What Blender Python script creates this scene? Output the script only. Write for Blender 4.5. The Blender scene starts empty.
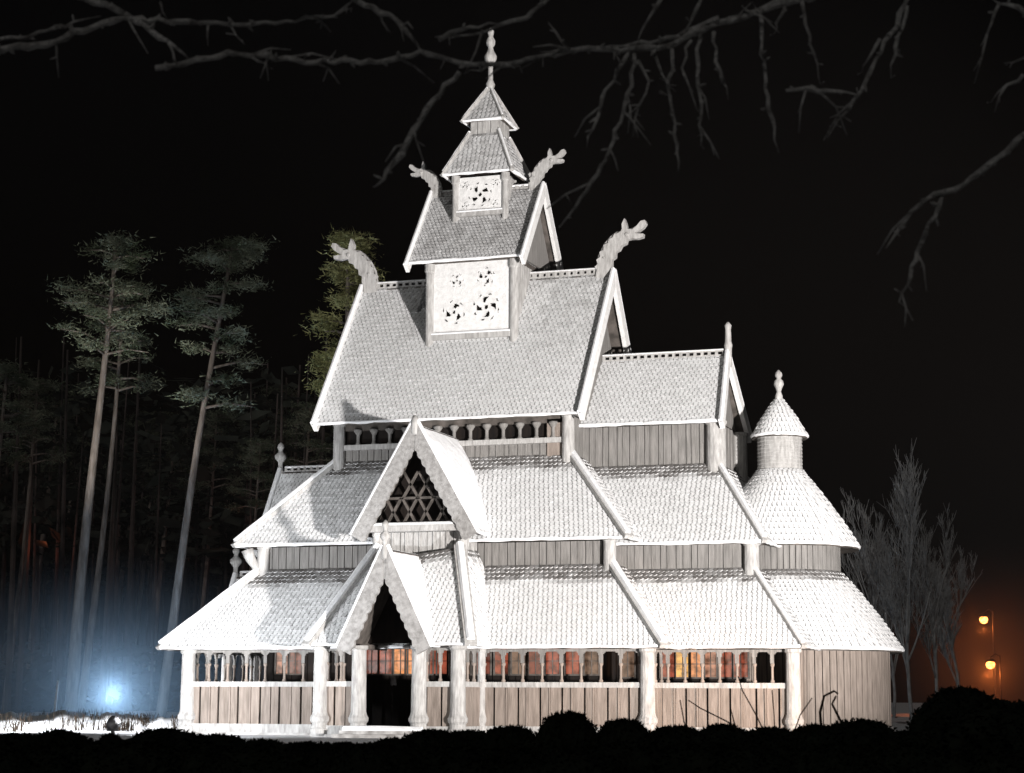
import bpy, math, random
from mathutils import Vector, Matrix
random.seed(7)
S = bpy.context.scene
COL = S.collection
# ------------------------------------------------------------------ camera constants
F, CX, DIST, TH, CZ, PT, RL = 2026.24, .782, 56.914, .3331, .9318, .1527, -.0047
c_, s_ = math.cos(TH), math.sin(TH)
CAM = Vector((CX*c_ + DIST*s_, CX*s_ - DIST*c_, CZ))
RIGHT = Vector((c_, s_, 0)); FWD = Vector((-s_, c_, 0)); UPZ = Vector((0, 0, 1))
def fr(r, w, z=0.0):
    """ground point r metres right of the camera and w metres in front of it"""
    p = CAM + RIGHT*r + FWD*w
    return Vector((p.x, p.y, z))
def ray(u, v):
    cr, sr, cp, sp = math.cos(RL), math.sin(RL), math.cos(PT), math.sin(PT)
    a = u-512; b = 386.5-v
    X = (a*cr+b*sr)/F; Y = (-a*sr+b*cr)/F
    return RIGHT*X + FWD*(cp-Y*sp) + UPZ*(sp+Y*cp)
def at(u, v, d):
    R = ray(u, v); return CAM + R*(d/R.dot(FWD))
def aty(u, v, y):
    R = ray(u, v); return CAM + R*((y-CAM.y)/R.y)

# ------------------------------------------------------------------ materials
def new_mat(name):
    m = bpy.data.materials.new(name); m.use_nodes = True
    nt = m.node_tree; b = nt.nodes['Principled BSDF']; return m, nt, b
def N(nt, t, **k):
    n = nt.nodes.new(t)
    for a, v in k.items():
        if a.startswith('i_'): n.inputs[a[2:].replace('_', ' ')].default_value = v
        else: setattr(n, a, v)
    return n
def noise_mat(name, c0, c1, scale=4, rough=.8, lo=.35, hi=.65, stretch=None, bump=0., bscale=None):
    m, nt, b = new_mat(name); L = nt.links.new
    tc = N(nt, 'ShaderNodeTexCoord'); mp = N(nt, 'ShaderNodeMapping')
    if stretch: mp.inputs['Scale'].default_value = stretch
    L(tc.outputs['Object'], mp.inputs['Vector'])
    no = N(nt, 'ShaderNodeTexNoise'); no.inputs['Scale'].default_value = scale; no.inputs['Detail'].default_value = 6
    L(mp.outputs['Vector'], no.inputs['Vector'])
    r = N(nt, 'ShaderNodeValToRGB'); r.color_ramp.elements[0].position = lo; r.color_ramp.elements[1].position = hi
    r.color_ramp.elements[0].color = (*c0, 1); r.color_ramp.elements[1].color = (*c1, 1)
    L(no.outputs['Fac'], r.inputs['Fac']); L(r.outputs['Color'], b.inputs['Base Color'])
    b.inputs['Roughness'].default_value = rough
    b.inputs['Specular IOR Level'].default_value = .2
    if bump:
        n2 = N(nt, 'ShaderNodeTexNoise'); n2.inputs['Scale'].default_value = bscale or scale*3; n2.inputs['Detail'].default_value = 4
        L(mp.outputs['Vector'], n2.inputs['Vector'])
        bp = N(nt, 'ShaderNodeBump'); bp.inputs['Strength'].default_value = bump; bp.inputs['Distance'].default_value = .05
        L(n2.outputs['Fac'], bp.inputs['Height']); L(bp.outputs['Normal'], b.inputs['Normal'])
    return m
def shingle_mat(name, wood0, wood1, snow):
    m, nt, b = new_mat(name); L = nt.links.new
    tc = N(nt, 'ShaderNodeTexCoord')
    n1 = N(nt, 'ShaderNodeTexNoise'); n1.inputs['Scale'].default_value = 9; n1.inputs['Detail'].default_value = 5
    L(tc.outputs['Object'], n1.inputs['Vector'])
    r = N(nt, 'ShaderNodeValToRGB'); r.color_ramp.elements[0].position = .3; r.color_ramp.elements[1].position = .7
    r.color_ramp.elements[0].color = (*wood0, 1); r.color_ramp.elements[1].color = (*wood1, 1)
    L(n1.outputs['Fac'], r.inputs['Fac'])
    at_ = N(nt, 'ShaderNodeAttribute'); at_.attribute_name = 'snow'
    n2 = N(nt, 'ShaderNodeTexNoise'); n2.inputs['Scale'].default_value = 3.2; n2.inputs['Detail'].default_value = 8
    L(tc.outputs['Object'], n2.inputs['Vector'])
    ma = N(nt, 'ShaderNodeMath', operation='MULTIPLY_ADD'); ma.inputs[1].default_value = .6; ma.inputs[2].default_value = -.3
    L(n2.outputs['Fac'], ma.inputs[0])
    ad = N(nt, 'ShaderNodeMath', operation='ADD', use_clamp=True)
    L(ma.outputs[0], ad.inputs[0]); L(at_.outputs['Fac'], ad.inputs[1])
    mx = N(nt, 'ShaderNodeMix', data_type='RGBA')
    L(ad.outputs[0], mx.inputs['Factor']); L(r.outputs['Color'], mx.inputs['A']); mx.inputs['B'].default_value = (*snow, 1)
    L(mx.outputs['Result'], b.inputs['Base Color']); b.inputs['Roughness'].default_value = .85
    b.inputs['Specular IOR Level'].default_value = .15
    return m
def emit_mat(name, col, strength):
    m, nt, b = new_mat(name); L = nt.links.new
    b.inputs['Base Color'].default_value = (.05, .04, .03, 1)
    tc = N(nt, 'ShaderNodeTexCoord'); n = N(nt, 'ShaderNodeTexNoise'); n.inputs['Scale'].default_value = 6
    L(tc.outputs['Object'], n.inputs['Vector'])
    r = N(nt, 'ShaderNodeValToRGB'); r.color_ramp.elements[0].position = .32; r.color_ramp.elements[1].position = .62
    r.color_ramp.elements[0].color = (*[x*.25 for x in col], 1); r.color_ramp.elements[1].color = (*col, 1)
    L(n.outputs['Fac'], r.inputs['Fac']); L(r.outputs['Color'], b.inputs['Emission Color'])
    b.inputs['Emission Strength'].default_value = strength
    return m
M = {}
M['panel'] = noise_mat('frost covered carved panel', (.60, .60, .595), (.72, .72, .715), 7, .85, .3, .6, bump=.3)
M['carved'] = noise_mat('frosty grey carved boards', (.20, .195, .19), (.34, .335, .33), 9, .8, .3, .65, bump=.4)
M['shingle'] = shingle_mat('frosted wooden shingles', (.085, .08, .075), (.22, .21, .205), (.80, .81, .82))
M['snow'] = noise_mat('settled snow', (.80, .81, .83), (.9, .91, .92), 5, .9, bump=.25)
M['snow_ground'] = noise_mat('snow field', (.74, .76, .80), (.9, .91, .92), .9, .9, bump=.5, bscale=2.2)
M['frostwood'] = noise_mat('frosted carved wood', (.27, .263, .255), (.48, .475, .465), 5, .8, .3, .7, (3, 3, .7), bump=.3)
M['plank'] = noise_mat('weathered planks', (.17, .142, .122), (.29, .245, .215), 5, .8, .3, .7, (3, 3, .35), bump=.3)
M['plank_grey'] = noise_mat('frosted grey planks', (.15, .145, .138), (.25, .24, .23), 5, .8, .3, .7, (3, 3, .35), bump=.3)
M['dark'] = noise_mat('tarred wood and opening shade', (.005, .004, .004), (.014, .010, .008), 4, .8, .3, .7, (3, 3, .4))  # near-black tone also stands in for shade in recesses and behind openings
M['beam'] = noise_mat('dark eave wood', (.05, .045, .04), (.12, .105, .095), 4, .8)
M['bark'] = noise_mat('pine bark', (.15, .12, .10), (.38, .32, .28), 3, .9, .3, .7, (2, 2, .4), bump=.5)
M['needles'] = noise_mat('pine needles with frost', (.05, .07, .035), (.30, .32, .23), .9, .8)
M['needles_lit'] = noise_mat('yellow green needles with painted light', (.2, .2, .07), (.55, .53, .25), .9, .8)  # paler warm copy: the light on this crown is put into its colour
M['wood_far'] = noise_mat('far trunks', (.05, .045, .04), (.14, .11, .10), .6, .9)
M['spruce_far'] = noise_mat('far undergrowth', (.02, .025, .02), (.07, .075, .06), .5, .9)
M['twig'] = noise_mat('rimed grey twigs', (.20, .19, .185), (.70, .69, .68), 22, .9, .3, .7, bump=.8, bscale=60)
M['birch'] = noise_mat('frosted birch twigs', (.42, .42, .42), (.68, .68, .68), 3, .9)
M['shrub'] = noise_mat('dark shrub leaves', (.006, .008, .005), (.016, .02, .013), 8, .9)
M['straw'] = noise_mat('dry brown stems', (.03, .022, .015), (.07, .05, .035), 8, .9)
M['iron'] = noise_mat('dark iron', (.02, .02, .022), (.05, .05, .05), 8, .5)
M['stone'] = noise_mat('grey foundation stone', (.25, .24, .23), (.55, .54, .53), 3, .9, bump=.6)
M['lens'] = emit_mat('floodlight glass', (1, .93, .95), 30)
M['sodium'] = emit_mat('sodium lamp', (1, .33, .07), 9)
GLOW = {'red': emit_mat('window red', (.58, .13, .07), .65), 'dimred': emit_mat('window dim red', (.40, .10, .06), .55),
       'orange': emit_mat('window orange', (.95, .36, .13), .95), 'yellow': emit_mat('window yellow', (1, .52, .14), 1.1),
       'pink': emit_mat('window pink', (.7, .32, .2), .8), 'pale': emit_mat('window pale', (.6, .5, .38), .8),
       'grey': emit_mat('window grey', (.34, .20, .13), .55)}  # glow tones of the panes added in the gallery

# ------------------------------------------------------------------ mesh builder
class MB:
    def __init__(s): s.v = []; s.f = []; s.m = []; s.a = []
    def add(s, vs, fs, m=0, a=1.0):
        o = len(s.v); s.v += [tuple(p) for p in vs]
        for f in fs:
            s.f.append([o+i for i in f]); s.m.append(m); s.a.append(a)
    def quad(s, *p, m=0, a=1.0): s.add(p, [range(len(p))], m, a)
    def box(s, lo, hi, m=0, a=1.0):
        (x0, y0, z0), (x1, y1, z1) = lo, hi
        s.add([(x0,y0,z0),(x1,y0,z0),(x1,y1,z0),(x0,y1,z0),(x0,y0,z1),(x1,y0,z1),(x1,y1,z1),(x0,y1,z1)],
              [(0,3,2,1),(4,5,6,7),(0,1,5,4),(1,2,6,5),(2,3,7,6),(3,0,4,7)], m, a)
    def bar(s, p0, p1, w, h, up=(0,0,1), m=0, a=1.0, taper=1.0):
        p0 = Vector(p0); p1 = Vector(p1); d = (p1-p0).normalized(); up = Vector(up)
        sd = d.cross(up).normalized(); u = sd.cross(d).normalized()
        vs = []
        for p, k in ((p0, 1), (p1, taper)):
            for a1, b1 in ((-1,-1),(1,-1),(1,1),(-1,1)): vs.append(p + sd*(w/2*a1*k) + u*(h/2*b1*k))
        s.add(vs, [(0,1,2,3),(7,6,5,4),(0,4,5,1),(1,5,6,2),(2,6,7,3),(3,7,4,0)], m, a)
    def tube(s, pts, rad, n=6, m=0, a=1.0):
        pts = [Vector(p) for p in pts]; k = len(pts)
        if not hasattr(rad, '__len__'): rad = [rad]*k
        vs = []; ref = None
        for i, p in enumerate(pts):
            d = (pts[min(i+1, k-1)] - pts[max(i-1, 0)]).normalized()
            if ref is None:
                ref = d.cross(Vector((0.31, .87, .38))).normalized()
            x = (ref - d*ref.dot(d)).normalized(); ref = x; y = d.cross(x)
            for j in range(n):
                t = 2*math.pi*j/n; vs.append(p + (x*math.cos(t) + y*math.sin(t))*rad[i])
        fs = [(i*n+j, i*n+(j+1) % n, (i+1)*n+(j+1) % n, (i+1)*n+j) for i in range(k-1) for j in range(n)]
        fs += [list(range(n))[::-1], [(k-1)*n+j for j in range(n)]]
        s.add(vs, fs, m, a)
    def lathe(s, prof, c=(0,0,0), n=16, m=0, a=1.0, caps=True):
        k = len(prof); vs = []
        for r, z in prof:
            for j in range(n):
                t = 2*math.pi*j/n; vs.append((c[0]+r*math.cos(t), c[1]+r*math.sin(t), c[2]+z))
        fs = [(i*n+j, i*n+(j+1) % n, (i+1)*n+(j+1) % n, (i+1)*n+j) for i in range(k-1) for j in range(n)]
        if caps: fs += [list(range(n))[::-1], [(k-1)*n+j for j in range(n)]]
        s.add(vs, fs, m, a)
    def extrude(s, poly, o, ux, uy, th, m=0, a=1.0):
        """outline poly (u,v) -> slab of thickness th centred on the plane"""
        o = Vector(o); ux = Vector(ux); uy = Vector(uy); nn = ux.cross(uy).normalized(); n = len(poly)
        vs = [o+ux*u+uy*v+nn*(th/2) for u, v in poly] + [o+ux*u+uy*v-nn*(th/2) for u, v in poly]
        s.add(vs, [list(range(n)), list(range(2*n-1, n-1, -1))] + [(i, n+i, n+(i+1) % n, (i+1) % n) for i in range(n)], m, a)
    def plate(s, o, ux, uy, W, H, nx, ny, keep, th, m=0, a=1.0):
        """pierced board: a grid of cells, those where keep(u,v) is False are cut out"""
        o = Vector(o); ux = Vector(ux); uy = Vector(uy); nn = ux.cross(uy).normalized()
        K = [[keep((i+.5)*W/nx, (j+.5)*H/ny) for j in range(ny)] for i in range(nx)]
        P = lambda i, j, k: o+ux*(i*W/nx)+uy*(j*H/ny)-nn*(th*k)
        g = lambda i, j: 0 <= i < nx and 0 <= j < ny and K[i][j]
        for i in range(nx):
            for j in range(ny):
                if not K[i][j]: continue
                s.quad(P(i,j,0), P(i+1,j,0), P(i+1,j+1,0), P(i,j+1,0), m=m, a=a)
                if not g(i-1,j): s.quad(P(i,j,1), P(i,j,0), P(i,j+1,0), P(i,j+1,1), m=m, a=a)
                if not g(i+1,j): s.quad(P(i+1,j,0), P(i+1,j,1), P(i+1,j+1,1), P(i+1,j+1,0), m=m, a=a)
                if not g(i,j-1): s.quad(P(i,j,1), P(i+1,j,1), P(i+1,j,0), P(i,j,0), m=m, a=a)
                if not g(i,j+1): s.quad(P(i,j+1,0), P(i+1,j+1,0), P(i+1,j+1,1), P(i,j+1,1), m=m, a=a)
    def build(s, name, mats, parent=None, smooth=False, label=None):
        me = bpy.data.meshes.new(name); me.from_pydata(s.v, [], s.f)
        if not isinstance(mats, (list, tuple)): mats = [mats]
        for m in mats: me.materials.append(m)
        me.polygons.foreach_set('material_index', s.m)
        if smooth: me.polygons.foreach_set('use_smooth', [True]*len(s.f))
        at_ = me.attributes.new('snow', 'FLOAT', 'FACE'); at_.data.foreach_set('value', s.a)
        me.update()
        o = bpy.data.objects.new(name, me); COL.objects.link(o)
        if parent:
            o.parent = parent
        if label: o['label'] = label
        return o
def thing(name, label, cat, loc=(0,0,0), group=None):
    o = bpy.data.objects.new(name, None); COL.objects.link(o); o.location = loc; o.empty_display_size = .3
    return tag(o, label, cat, group)
def tag(o, label, cat, group=None):
    o['label'] = label; o['category'] = cat
    if group: o['group'] = group
    return o
def structure(o): o['kind'] = 'structure'; return o
def lerp(a, b, t): return Vector(a)*(1-t)+Vector(b)*t
def sstep(a, b, x):
    t = max(0, min(1, (x-a)/(b-a))); return t*t*(3-2*t)

# ------------------------------------------------------------------ shingled slopes
def shingles(mb, A, B, C, D, snow, w=.13, row=.145, lift=.026):
    """A,B eave left/right, C,D top right/left (seen from outside)"""
    A, B, C, D = map(Vector, (A, B, C, D))
    nrm = (B-A).cross(D-A); 
    if nrm.length < 1e-6: nrm = (B-A).cross(C-A)
    nrm.normalize()
    mid0 = (A+B)/2; mid1 = (C+D)/2
    n = max(2, round((mid1-mid0).length/row)); mb.quad(A, B, C, D, a=.3)
    for i in range(n):
        t0 = i/n; t1 = min(1, (i+1.25)/n)
        l0, r0 = lerp(A, D, t0), lerp(B, C, t0); l1, r1 = lerp(A, D, t1), lerp(B, C, t1)
        W = (r0-l0).length
        if W < w*.5: continue
        k = max(1, round(W/w)); off = .5*(i % 2)
        ax = (r0-l0).normalized(); ca = (A+B)/2
        Wt = (r1-l1).length
        for j in range(-1, k+1):
            u0 = max(0, min(1, (j+off+.04)/k)); u1 = max(0, min(1, (j+off+.96)/k))
            if u1-u0 < .2/k: continue
            b0, b1 = lerp(l0, r0, u0), lerp(l0, r0, u1)
            # top points straight up the slope, clamped to the upper edge of the patch
            up = (lerp(l1, r1, .5)-lerp(l0, r0, .5)); up = up - ax*up.dot(ax)
            def clampx(p):
                if Wt < 1e-4: return l1.copy()
                q = (p-l1).dot(ax); return p - ax*(q-max(0, min(Wt, q)))
            a0, a1 = clampx(b0+up), clampx(b1+up)
            v = (a0-b0)*.36
            jt = random.uniform(-.012, .012)
            lf = nrm*(lift+jt)
            sn = snow(t0, (u0+u1)/2)+random.uniform(-.17, .13)
            m0 = (b0+b1)/2
            q0 = b0+v; q1 = b1+v; tp0 = lerp(b0, b1, .32)+v*.12; tp1 = lerp(b0, b1, .68)+v*.12
            top = [a0+nrm*.006, q0+lf, tp0+lf, tp1+lf, q1+lf, a1+nrm*.006]
            mb.quad(*top, a=sn)
            low = [q0+nrm*.004, tp0+nrm*.004, tp1+nrm*.004, q1+nrm*.004]
            for x in range(3):
                mb.quad(low[x], low[x+1], top[2+x], top[1+x], a=(min(sn, 1)*.30+.12) if sn > .42 else .62)
def slope_part(mb, A, B, C, D, snow, th=.09, **k):
    A, B, C, D = map(Vector, (A, B, C, D))
    n = (B-A).cross(D-A).normalized()
    lo = [p-n*th for p in (A, B, C, D)]; hi = [p-n*.004 for p in (A, B, C, D)]
    mb.add(lo+hi, [(0,3,2,1),(4,5,6,7),(0,1,5,4),(1,2,6,5),(2,3,7,6),(3,0,4,7)], 1)
    shingles(mb, A, B, C, D, snow, **k)
    # snow lip hanging over the eave
    d = (B-A); k2 = max(2, int(d.length/.25)); pts = []
    for i in range(k2+1): pts.append(A+d*(i/k2)+n*(.015+random.uniform(-.012, .012))-Vector((0,0,.02)))
    mb.tube(pts, [.045+random.uniform(-.012, .015) for _ in pts], 6, 2)
RM = [M['shingle'], M['beam'], M['snow']]
def sheltered(sh, base=1.18, soft=.05):
    return lambda t, u: base*(1-sstep(1-sh-soft, 1-sh+soft, t+.02*math.sin(u*23)))+.04*sstep(1-sh-soft, 1-sh+soft, t)
def frustum(name, parent, base, top, sides, snow, caps=('SW', 'SE'), capw=.22):
    """hipped skirt roof: base and top are (x0,x1,y0,y1,z)"""
    x0, x1, y0, y1, z0 = base; a0, a1, b0, b1, z1 = top
    P = {'SW': ((x0,y0,z0), (a0,b0,z1)), 'SE': ((x1,y0,z0), (a1,b0,z1)), 'NE': ((x1,y1,z0), (a1,b1,z1)), 'NW': ((x0,y1,z0), (a0,b1,z1))}
    mb = MB()
    for sd, (p, q) in {'S': ('SW','SE'), 'E': ('SE','NE'), 'N': ('NE','NW'), 'W': ('NW','SW')}.items():
        if sd in sides: slope_part(mb, P[p][0], P[q][0], P[q][1], P[p][1], snow)
    r = mb.build(name, RM, parent)
    for k in caps:
        b, t = map(Vector, P[k]); d = (b-t).normalized()
        h = MB(); h.bar(t+Vector((0,0,.03)), b+d*.08+Vector((0,0,.03)), capw, .10)
        pts = [lerp(t, b, i/8)+Vector((0,0,.09+random.uniform(-.01,.01))) for i in range(9)]
        h.tube(pts, capw*.36, 8, 1)
        h.build('hip_cap', [M['frostwood'], M['snow']], r)
    return r
def gable_roof(name, parent, x0, x1, yh, ze, zr, snow, xr0=None, xr1=None, w=.13, row=.145, snowN=None):
    """ridge along x, eaves at +-yh"""
    xr0 = x0 if xr0 is None else xr0; xr1 = x1 if xr1 is None else xr1
    mb = MB()
    slope_part(mb, (x0,-yh,ze), (x1,-yh,ze), (xr1,0,zr), (xr0,0,zr), snow, w=w, row=row)
    slope_part(mb, (x1,yh,ze), (x0,yh,ze), (xr0,0,zr), (xr1,0,zr), snowN or snow, w=w, row=row)
    return mb.build(name, RM, parent)
def barge(parent, p_apex, p_foot, width, th, up, scallop=0, mats=None, name='barge_board', over=.0):
    """board under a verge; up = direction of the board's face width"""
    a = Vector(p_apex); b = Vector(p_foot); d = (b-a); Ln = d.length; d.normalize(); up = Vector(up); up = (up-d*up.dot(d)).normalized()
    b = b+d*over; Ln += over
    n = max(6, int(Ln/.05)); poly = [(0, .05), (Ln, .05)]
    cot = abs(d.z)/max(1e-3, math.hypot(d.x, d.y))
    for i in range(n, -1, -1):
        t = i/n*Ln
        if t < (width+scallop)*cot*1.02: continue
        poly.append((t, -width-(scallop*abs(math.sin(t*math.pi/.24)) if scallop else 0)))
    mb = MB(); mb.extrude(poly, a, d, up, th)
    sn = up*.07
    mb.tube([a+sn, lerp(a, b, .5)+sn, b+sn], th*.55, 8, 1)
    return mb.build(name, mats or [M['panel'], M['snow']], parent)
def crest(parent, p0, p1, h=.16):
    p0 = Vector(p0); p1 = Vector(p1); d = p1-p0; Ln = d.length; d.normalize(); per = .2; n = int(Ln/.04)
    mb = MB()
    mb.plate(p0-d.cross(Vector((0,0,1)))*-.03, d, (0,0,1), Ln, h, n, 4, lambda u, v: not (.04 < v < .12 and (u % per) > .1), .06)
    mb.tube([p0+Vector((0,0,h+.005)), p1+Vector((0,0,h+.005))], .035, 6, 1)
    return mb.build('ridge_crest', [M['frostwood'], M['snow']], parent)
def planks(mb, o, ux, W, z0, z1, nrm, bw=.21, th=.035, m=0, gap=.012):
    """vertical boards with narrow gaps and a batten on each second joint"""
    o = Vector(o); ux = Vector(ux); nrm = Vector(nrm); k = max(1, round(W/bw)); b = W/k; E_ = [0]+[b*(i+random.uniform(-.14, .14)) for i in range(1, k)]+[W]
    for i in range(k):
        t = th+random.uniform(-.008, .012)
        p = o+ux*(E_[i]+gap); q = o+ux*(E_[i+1]-gap)
        vs = [(*(p-nrm*.02).xy, z0), (*(q-nrm*.02).xy, z0), (*(q+nrm*t).xy, z0), (*(p+nrm*t).xy, z0)]
        vs += [(x, y, z1) for x, y, _ in vs]
        mb.add(vs, [(0,3,2,1),(4,5,6,7),(0,1,5,4),(1,2,6,5),(2,3,7,6),(3,0,4,7)], m)
        if i:
            p = o+ux*(E_[i]-.02); q = o+ux*(E_[i]+.02)
            vs = [(*(p+nrm*.0).xy, z0), (*(q+nrm*.0).xy, z0), (*(q+nrm*(th+.03)).xy, z0), (*(p+nrm*(th+.03)).xy, z0)]
            vs += [(x, y, z1) for x, y, _ in vs]
            if i % 2 == 0: mb.add(vs, [(0,3,2,1),(4,5,6,7),(0,1,5,4),(1,2,6,5),(2,3,7,6),(3,0,4,7)], m)
def solid_box(mb, lo, hi, m=0): mb.box(lo, hi, m)
def post(parent, x, y, z0, z1, r=.17, name='corner_post', base=True):
    mb = MB(); H = z1-z0
    prof = [(r*1.25, 0), (r*1.25, .16), (r*1.1, .2), (r*1.05, .3), (r*1.28, .36), (r*1.32, .44), (r*1.1, .52), (r, .6), (r*.93, H-.12), (r*1.15, H-.08), (r*1.15, H)] if base else [(r, 0), (r*.95, H-.1), (r*1.1, H-.06), (r*1.1, H)]
    mb.lathe(prof, (x, y, z0), 16)
    return mb.build(name, M['frostwood'], parent, smooth=False)

# ================================================================== THE CHURCH
church = thing('stave_church', 'tall snow covered wooden stave church with tiered shingle roofs and dragon heads', 'church')
# ---- nave: top roof
main_snow_shade = lambda t, u: 1.22-.30*sstep(.62, .80, u)*sstep(.30, .55, t)-.34*sstep(.22, .26, u+.12*(1-t))*(1-sstep(.36, .40, u))*sstep(.52, .6, t)-.22*sstep(.86, 1, t)-.3*sstep(.52, .58, t)*(1-sstep(.60, .66, t))*sstep(.3, .36, u)*(1-sstep(.66, .72, u))  # patch left of the tower puts its cast shadow into the snow cover
nave = gable_roof('nave_roof', church, -3.8, 3.8, 3.15, 8.37, 12.72, main_snow_shade)
for x in (-3.83, 3.83):
    for sy in (-1, 1):
        barge(nave, (x, 0, 12.80), (x, sy*3.15, 8.42), .26, .12, (0, -sy*-.6, .6), over=.12)
crest(nave, (-3.55, 0, 12.72), (3.6, 0, 12.72))
DRAGON = [(-.40, -.05), (-.36, .18), (-.42, .26), (-.33, .34), (-.37, .46), (-.26, .54), (-.28, .68), (-.16, .74), (-.16, .88), (-.03, .92), (.0, 1.04), (.10, 1.06), (.16, 1.18), (.24, 1.18), (.34, 1.23),
          (.38, 1.30), (.37, 1.44), (.45, 1.60), (.50, 1.46), (.54, 1.29), (.68, 1.27), (.82, 1.37), (.92, 1.49), (1.04, 1.51), (1.08, 1.41), (1.0, 1.30), (.86, 1.20), (.74, 1.15), (.88, 1.13), (1.0, 1.12), (.98, 1.02), (.82, .99), (.64, 1.00),
          (.52, .98), (.50, .88), (.36, .82), (.30, .70), (.20, .66), (.18, .50), (.08, .44), (.08, .25), (.02, .15), (.02, -.15)]
def dragon(parent, x, z, sgn, k, th=.2):
    mb = MB()
    poly = [(u*k, v*k) for u, v in DRAGON][::-1]
    mb.extrude(poly, (x, 0, z), (sgn, 0, 0), (0, 0, 1), th*k)
    # raised brow, eye boss and a mane of carved knobs along the neck
    for u, v, r in ((.52, 1.12, .06), (-.14, .5, .035)):
        for sy in (-1, 1):
            pts = [(x+sgn*u*k, sy*th*k*.42, z+v*k), (x+sgn*u*k, sy*th*k*.72, z+v*k)]
            mb.tube(pts, [r*k*1.2, r*k*.7], 8)
    # snow lying on the back of the neck and on the snout
    mb.tube([(x+sgn*u*k, 0, z+v*k) for u, v in ((-.40, .2), (-.31, .6), (-.13, .92), (.05, 1.11), (.20, 1.21), (.36, 1.25))], [.02*k, .035*k, .04*k, .04*k, .04*k, .02*k], 8, 1)
    mb.tube([(x+sgn*u*k, 0, z+v*k) for u, v in ((.6, 1.28), (.84, 1.36), (1.0, 1.41))], [.03*k, .035*k, .02*k], 8, 1)
    return mb.build('dragon_head', [M['frostwood'], M['frostwood']], parent)
dragon(nave, 3.72, 12.66, 1, 1.0); dragon(nave, -3.72, 12.66, -1, 1.0)
# gable ends and the wall below the top roof
for x in (-3.45, 3.45):
    mb = MB(); mb.extrude([(-2.55, 0), (2.55, 0), (0, 3.72)], (x, 0, 8.4), (0, 1, 0), (0, 0, 1), .06); mb.build('gable_wall', M['plank_grey'], church)
mb = MB()
mb.box((-3.3, -2.45, 4.5), (3.3, 2.45, 8.45), 1)
planks(mb, (-3.35, -2.5, 0), (1,0,0), 6.7, 7.2, 7.72, (0,-1,0))
mb.box((-3.4, -2.66, 7.66), (3.4, -2.5, 7.80), 2)
mb.box((-3.4, -2.60, 8.20), (3.4, -2.45, 8.40), 3)
for sy in (1,):
    planks(mb, (3.35, 2.5, 0), (-1,0,0), 6.7, 7.2, 8.4, (0,1,0))
planks(mb, (-3.3, 2.5, 0), (0,-1,0), 5.0, 7.2, 8.4, (-1,0,0)); planks(mb, (3.3, -2.5, 0), (0,1,0), 5.0, 7.2, 8.4, (1,0,0))
upper = mb.build('nave_wall', [M['plank_grey'], M['dark'], M['frostwood'], M['beam']], church)
for i in range(13):
    x = -2.75+i*.47
    c = MB(); c.lathe([(.075, 0), (.075, .05), (.05, .08), (.05, .28), (.09, .34), (.13, .40), (.13, .45)], (x, -2.585, 7.78), 10)
    c.build('frieze_column', M['plank_grey'], upper, smooth=True)
for x, y in ((-3.3, -2.62), (3.32, -2.62), (-3.3, 2.62), (3.3, 2.62)): post(church, x, y, 7.0, 8.42, .17, base=False)
# wide corner boards beside the right hand post
mb = MB(); mb.box((2.72, -2.60, 7.3), (3.15, -2.46, 8.3)); mb.build('corner_board', M['plank'], church)

# ---- first tower box and its saddle roof
TX = .10
tower = MB()
tower.box((TX-1.22, -1.28, 9.6), (TX+1.22, 1.28, 13.3), 1)
planks(tower, (TX+1.22, -1.25, 0), (0,1,0), 2.5, 10.6, 13.2, (1,0,0)); planks(tower, (TX-1.22, 1.25, 0), (0,-1,0), 2.5, 10.6, 13.2, (-1,0,0))
tw = tower.build('tower_wall', [M['frostwood'], M['dark']], church)
def rosette(u, v, cx, cy, R, k, ph=0):
    d = math.hypot(u-cx, v-cy)/R
    if d > 1: return False
    a = math.atan2(v-cy, u-cx)+ph+d*.9
    if d < .16: return True
    return (.34 < d < .74 and math.cos(a*k) > .35) or (.86 < d < 1 and math.cos(a*k*2+1) > .6)
def tower_keep(u, v):
    if u < .08 or u > 2.2 or v < .12 or v > 1.98: return True
    for cx, cy, R, k, ph in ((.62, .62, .34, 3, .3), (1.58, .72, .40, 4, .9), (.70, 1.52, .20, 3, 0), (1.56, 1.58, .27, 3, .7)):
        if rosette(u, v, cx, cy, R, k, ph): return False
    return True
p = MB(); p.plate((TX-1.14, -1.42, 10.98), (1,0,0), (0,0,1), 2.28, 2.12, 96, 88, tower_keep, .08); p.build('carved_panel', M['panel'], tw)
p = MB(); p.box((TX-1.30, -1.50, 10.82), (TX+1.30, -1.36, 10.97)); p.tube([(TX-1.25, -1.45, 10.99), (TX+1.25, -1.45, 10.99)], .05, 8, 1); p.build('sill', [M['frostwood'], M['snow']], tw)
for x in (TX-1.24, TX+1.26):
    for y in (-1.40, 1.40):
        p = MB(); p.lathe([(.06, 0), (.13, .1), (.13, 2.25), (.16, 2.3), (.16, 2.5)], (x, y, 10.50), 12); p.build('tower_post', M['frostwood'], tw)
p = MB(); p.box((TX-1.3, -1.46, 13.0), (TX+1.3, 1.46, 13.12)); p.build('tie_beam', M['beam'], tw)
t2snow = lambda t, u: .76-.15*sstep(.8, 1, t)+.25*(1-sstep(.0, .12, t))-.12*sstep(.6, .75, u)
saddle = gable_roof('saddle_roof', church, -1.62+.0, 1.78, 1.8, 13.02, 15.37, t2snow, -1.66, 1.66, w=.115, row=.125)
for x in (-1.68, 1.76):
    for sy in (-1, 1): barge(saddle, (x, 0, 15.45), (x, sy*1.8, 13.06), .22, .10, (0, sy*.6, .6), over=.22)
crest(saddle, (-1.5, 0, 15.37), (1.5, 0, 15.37), .10)
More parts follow.
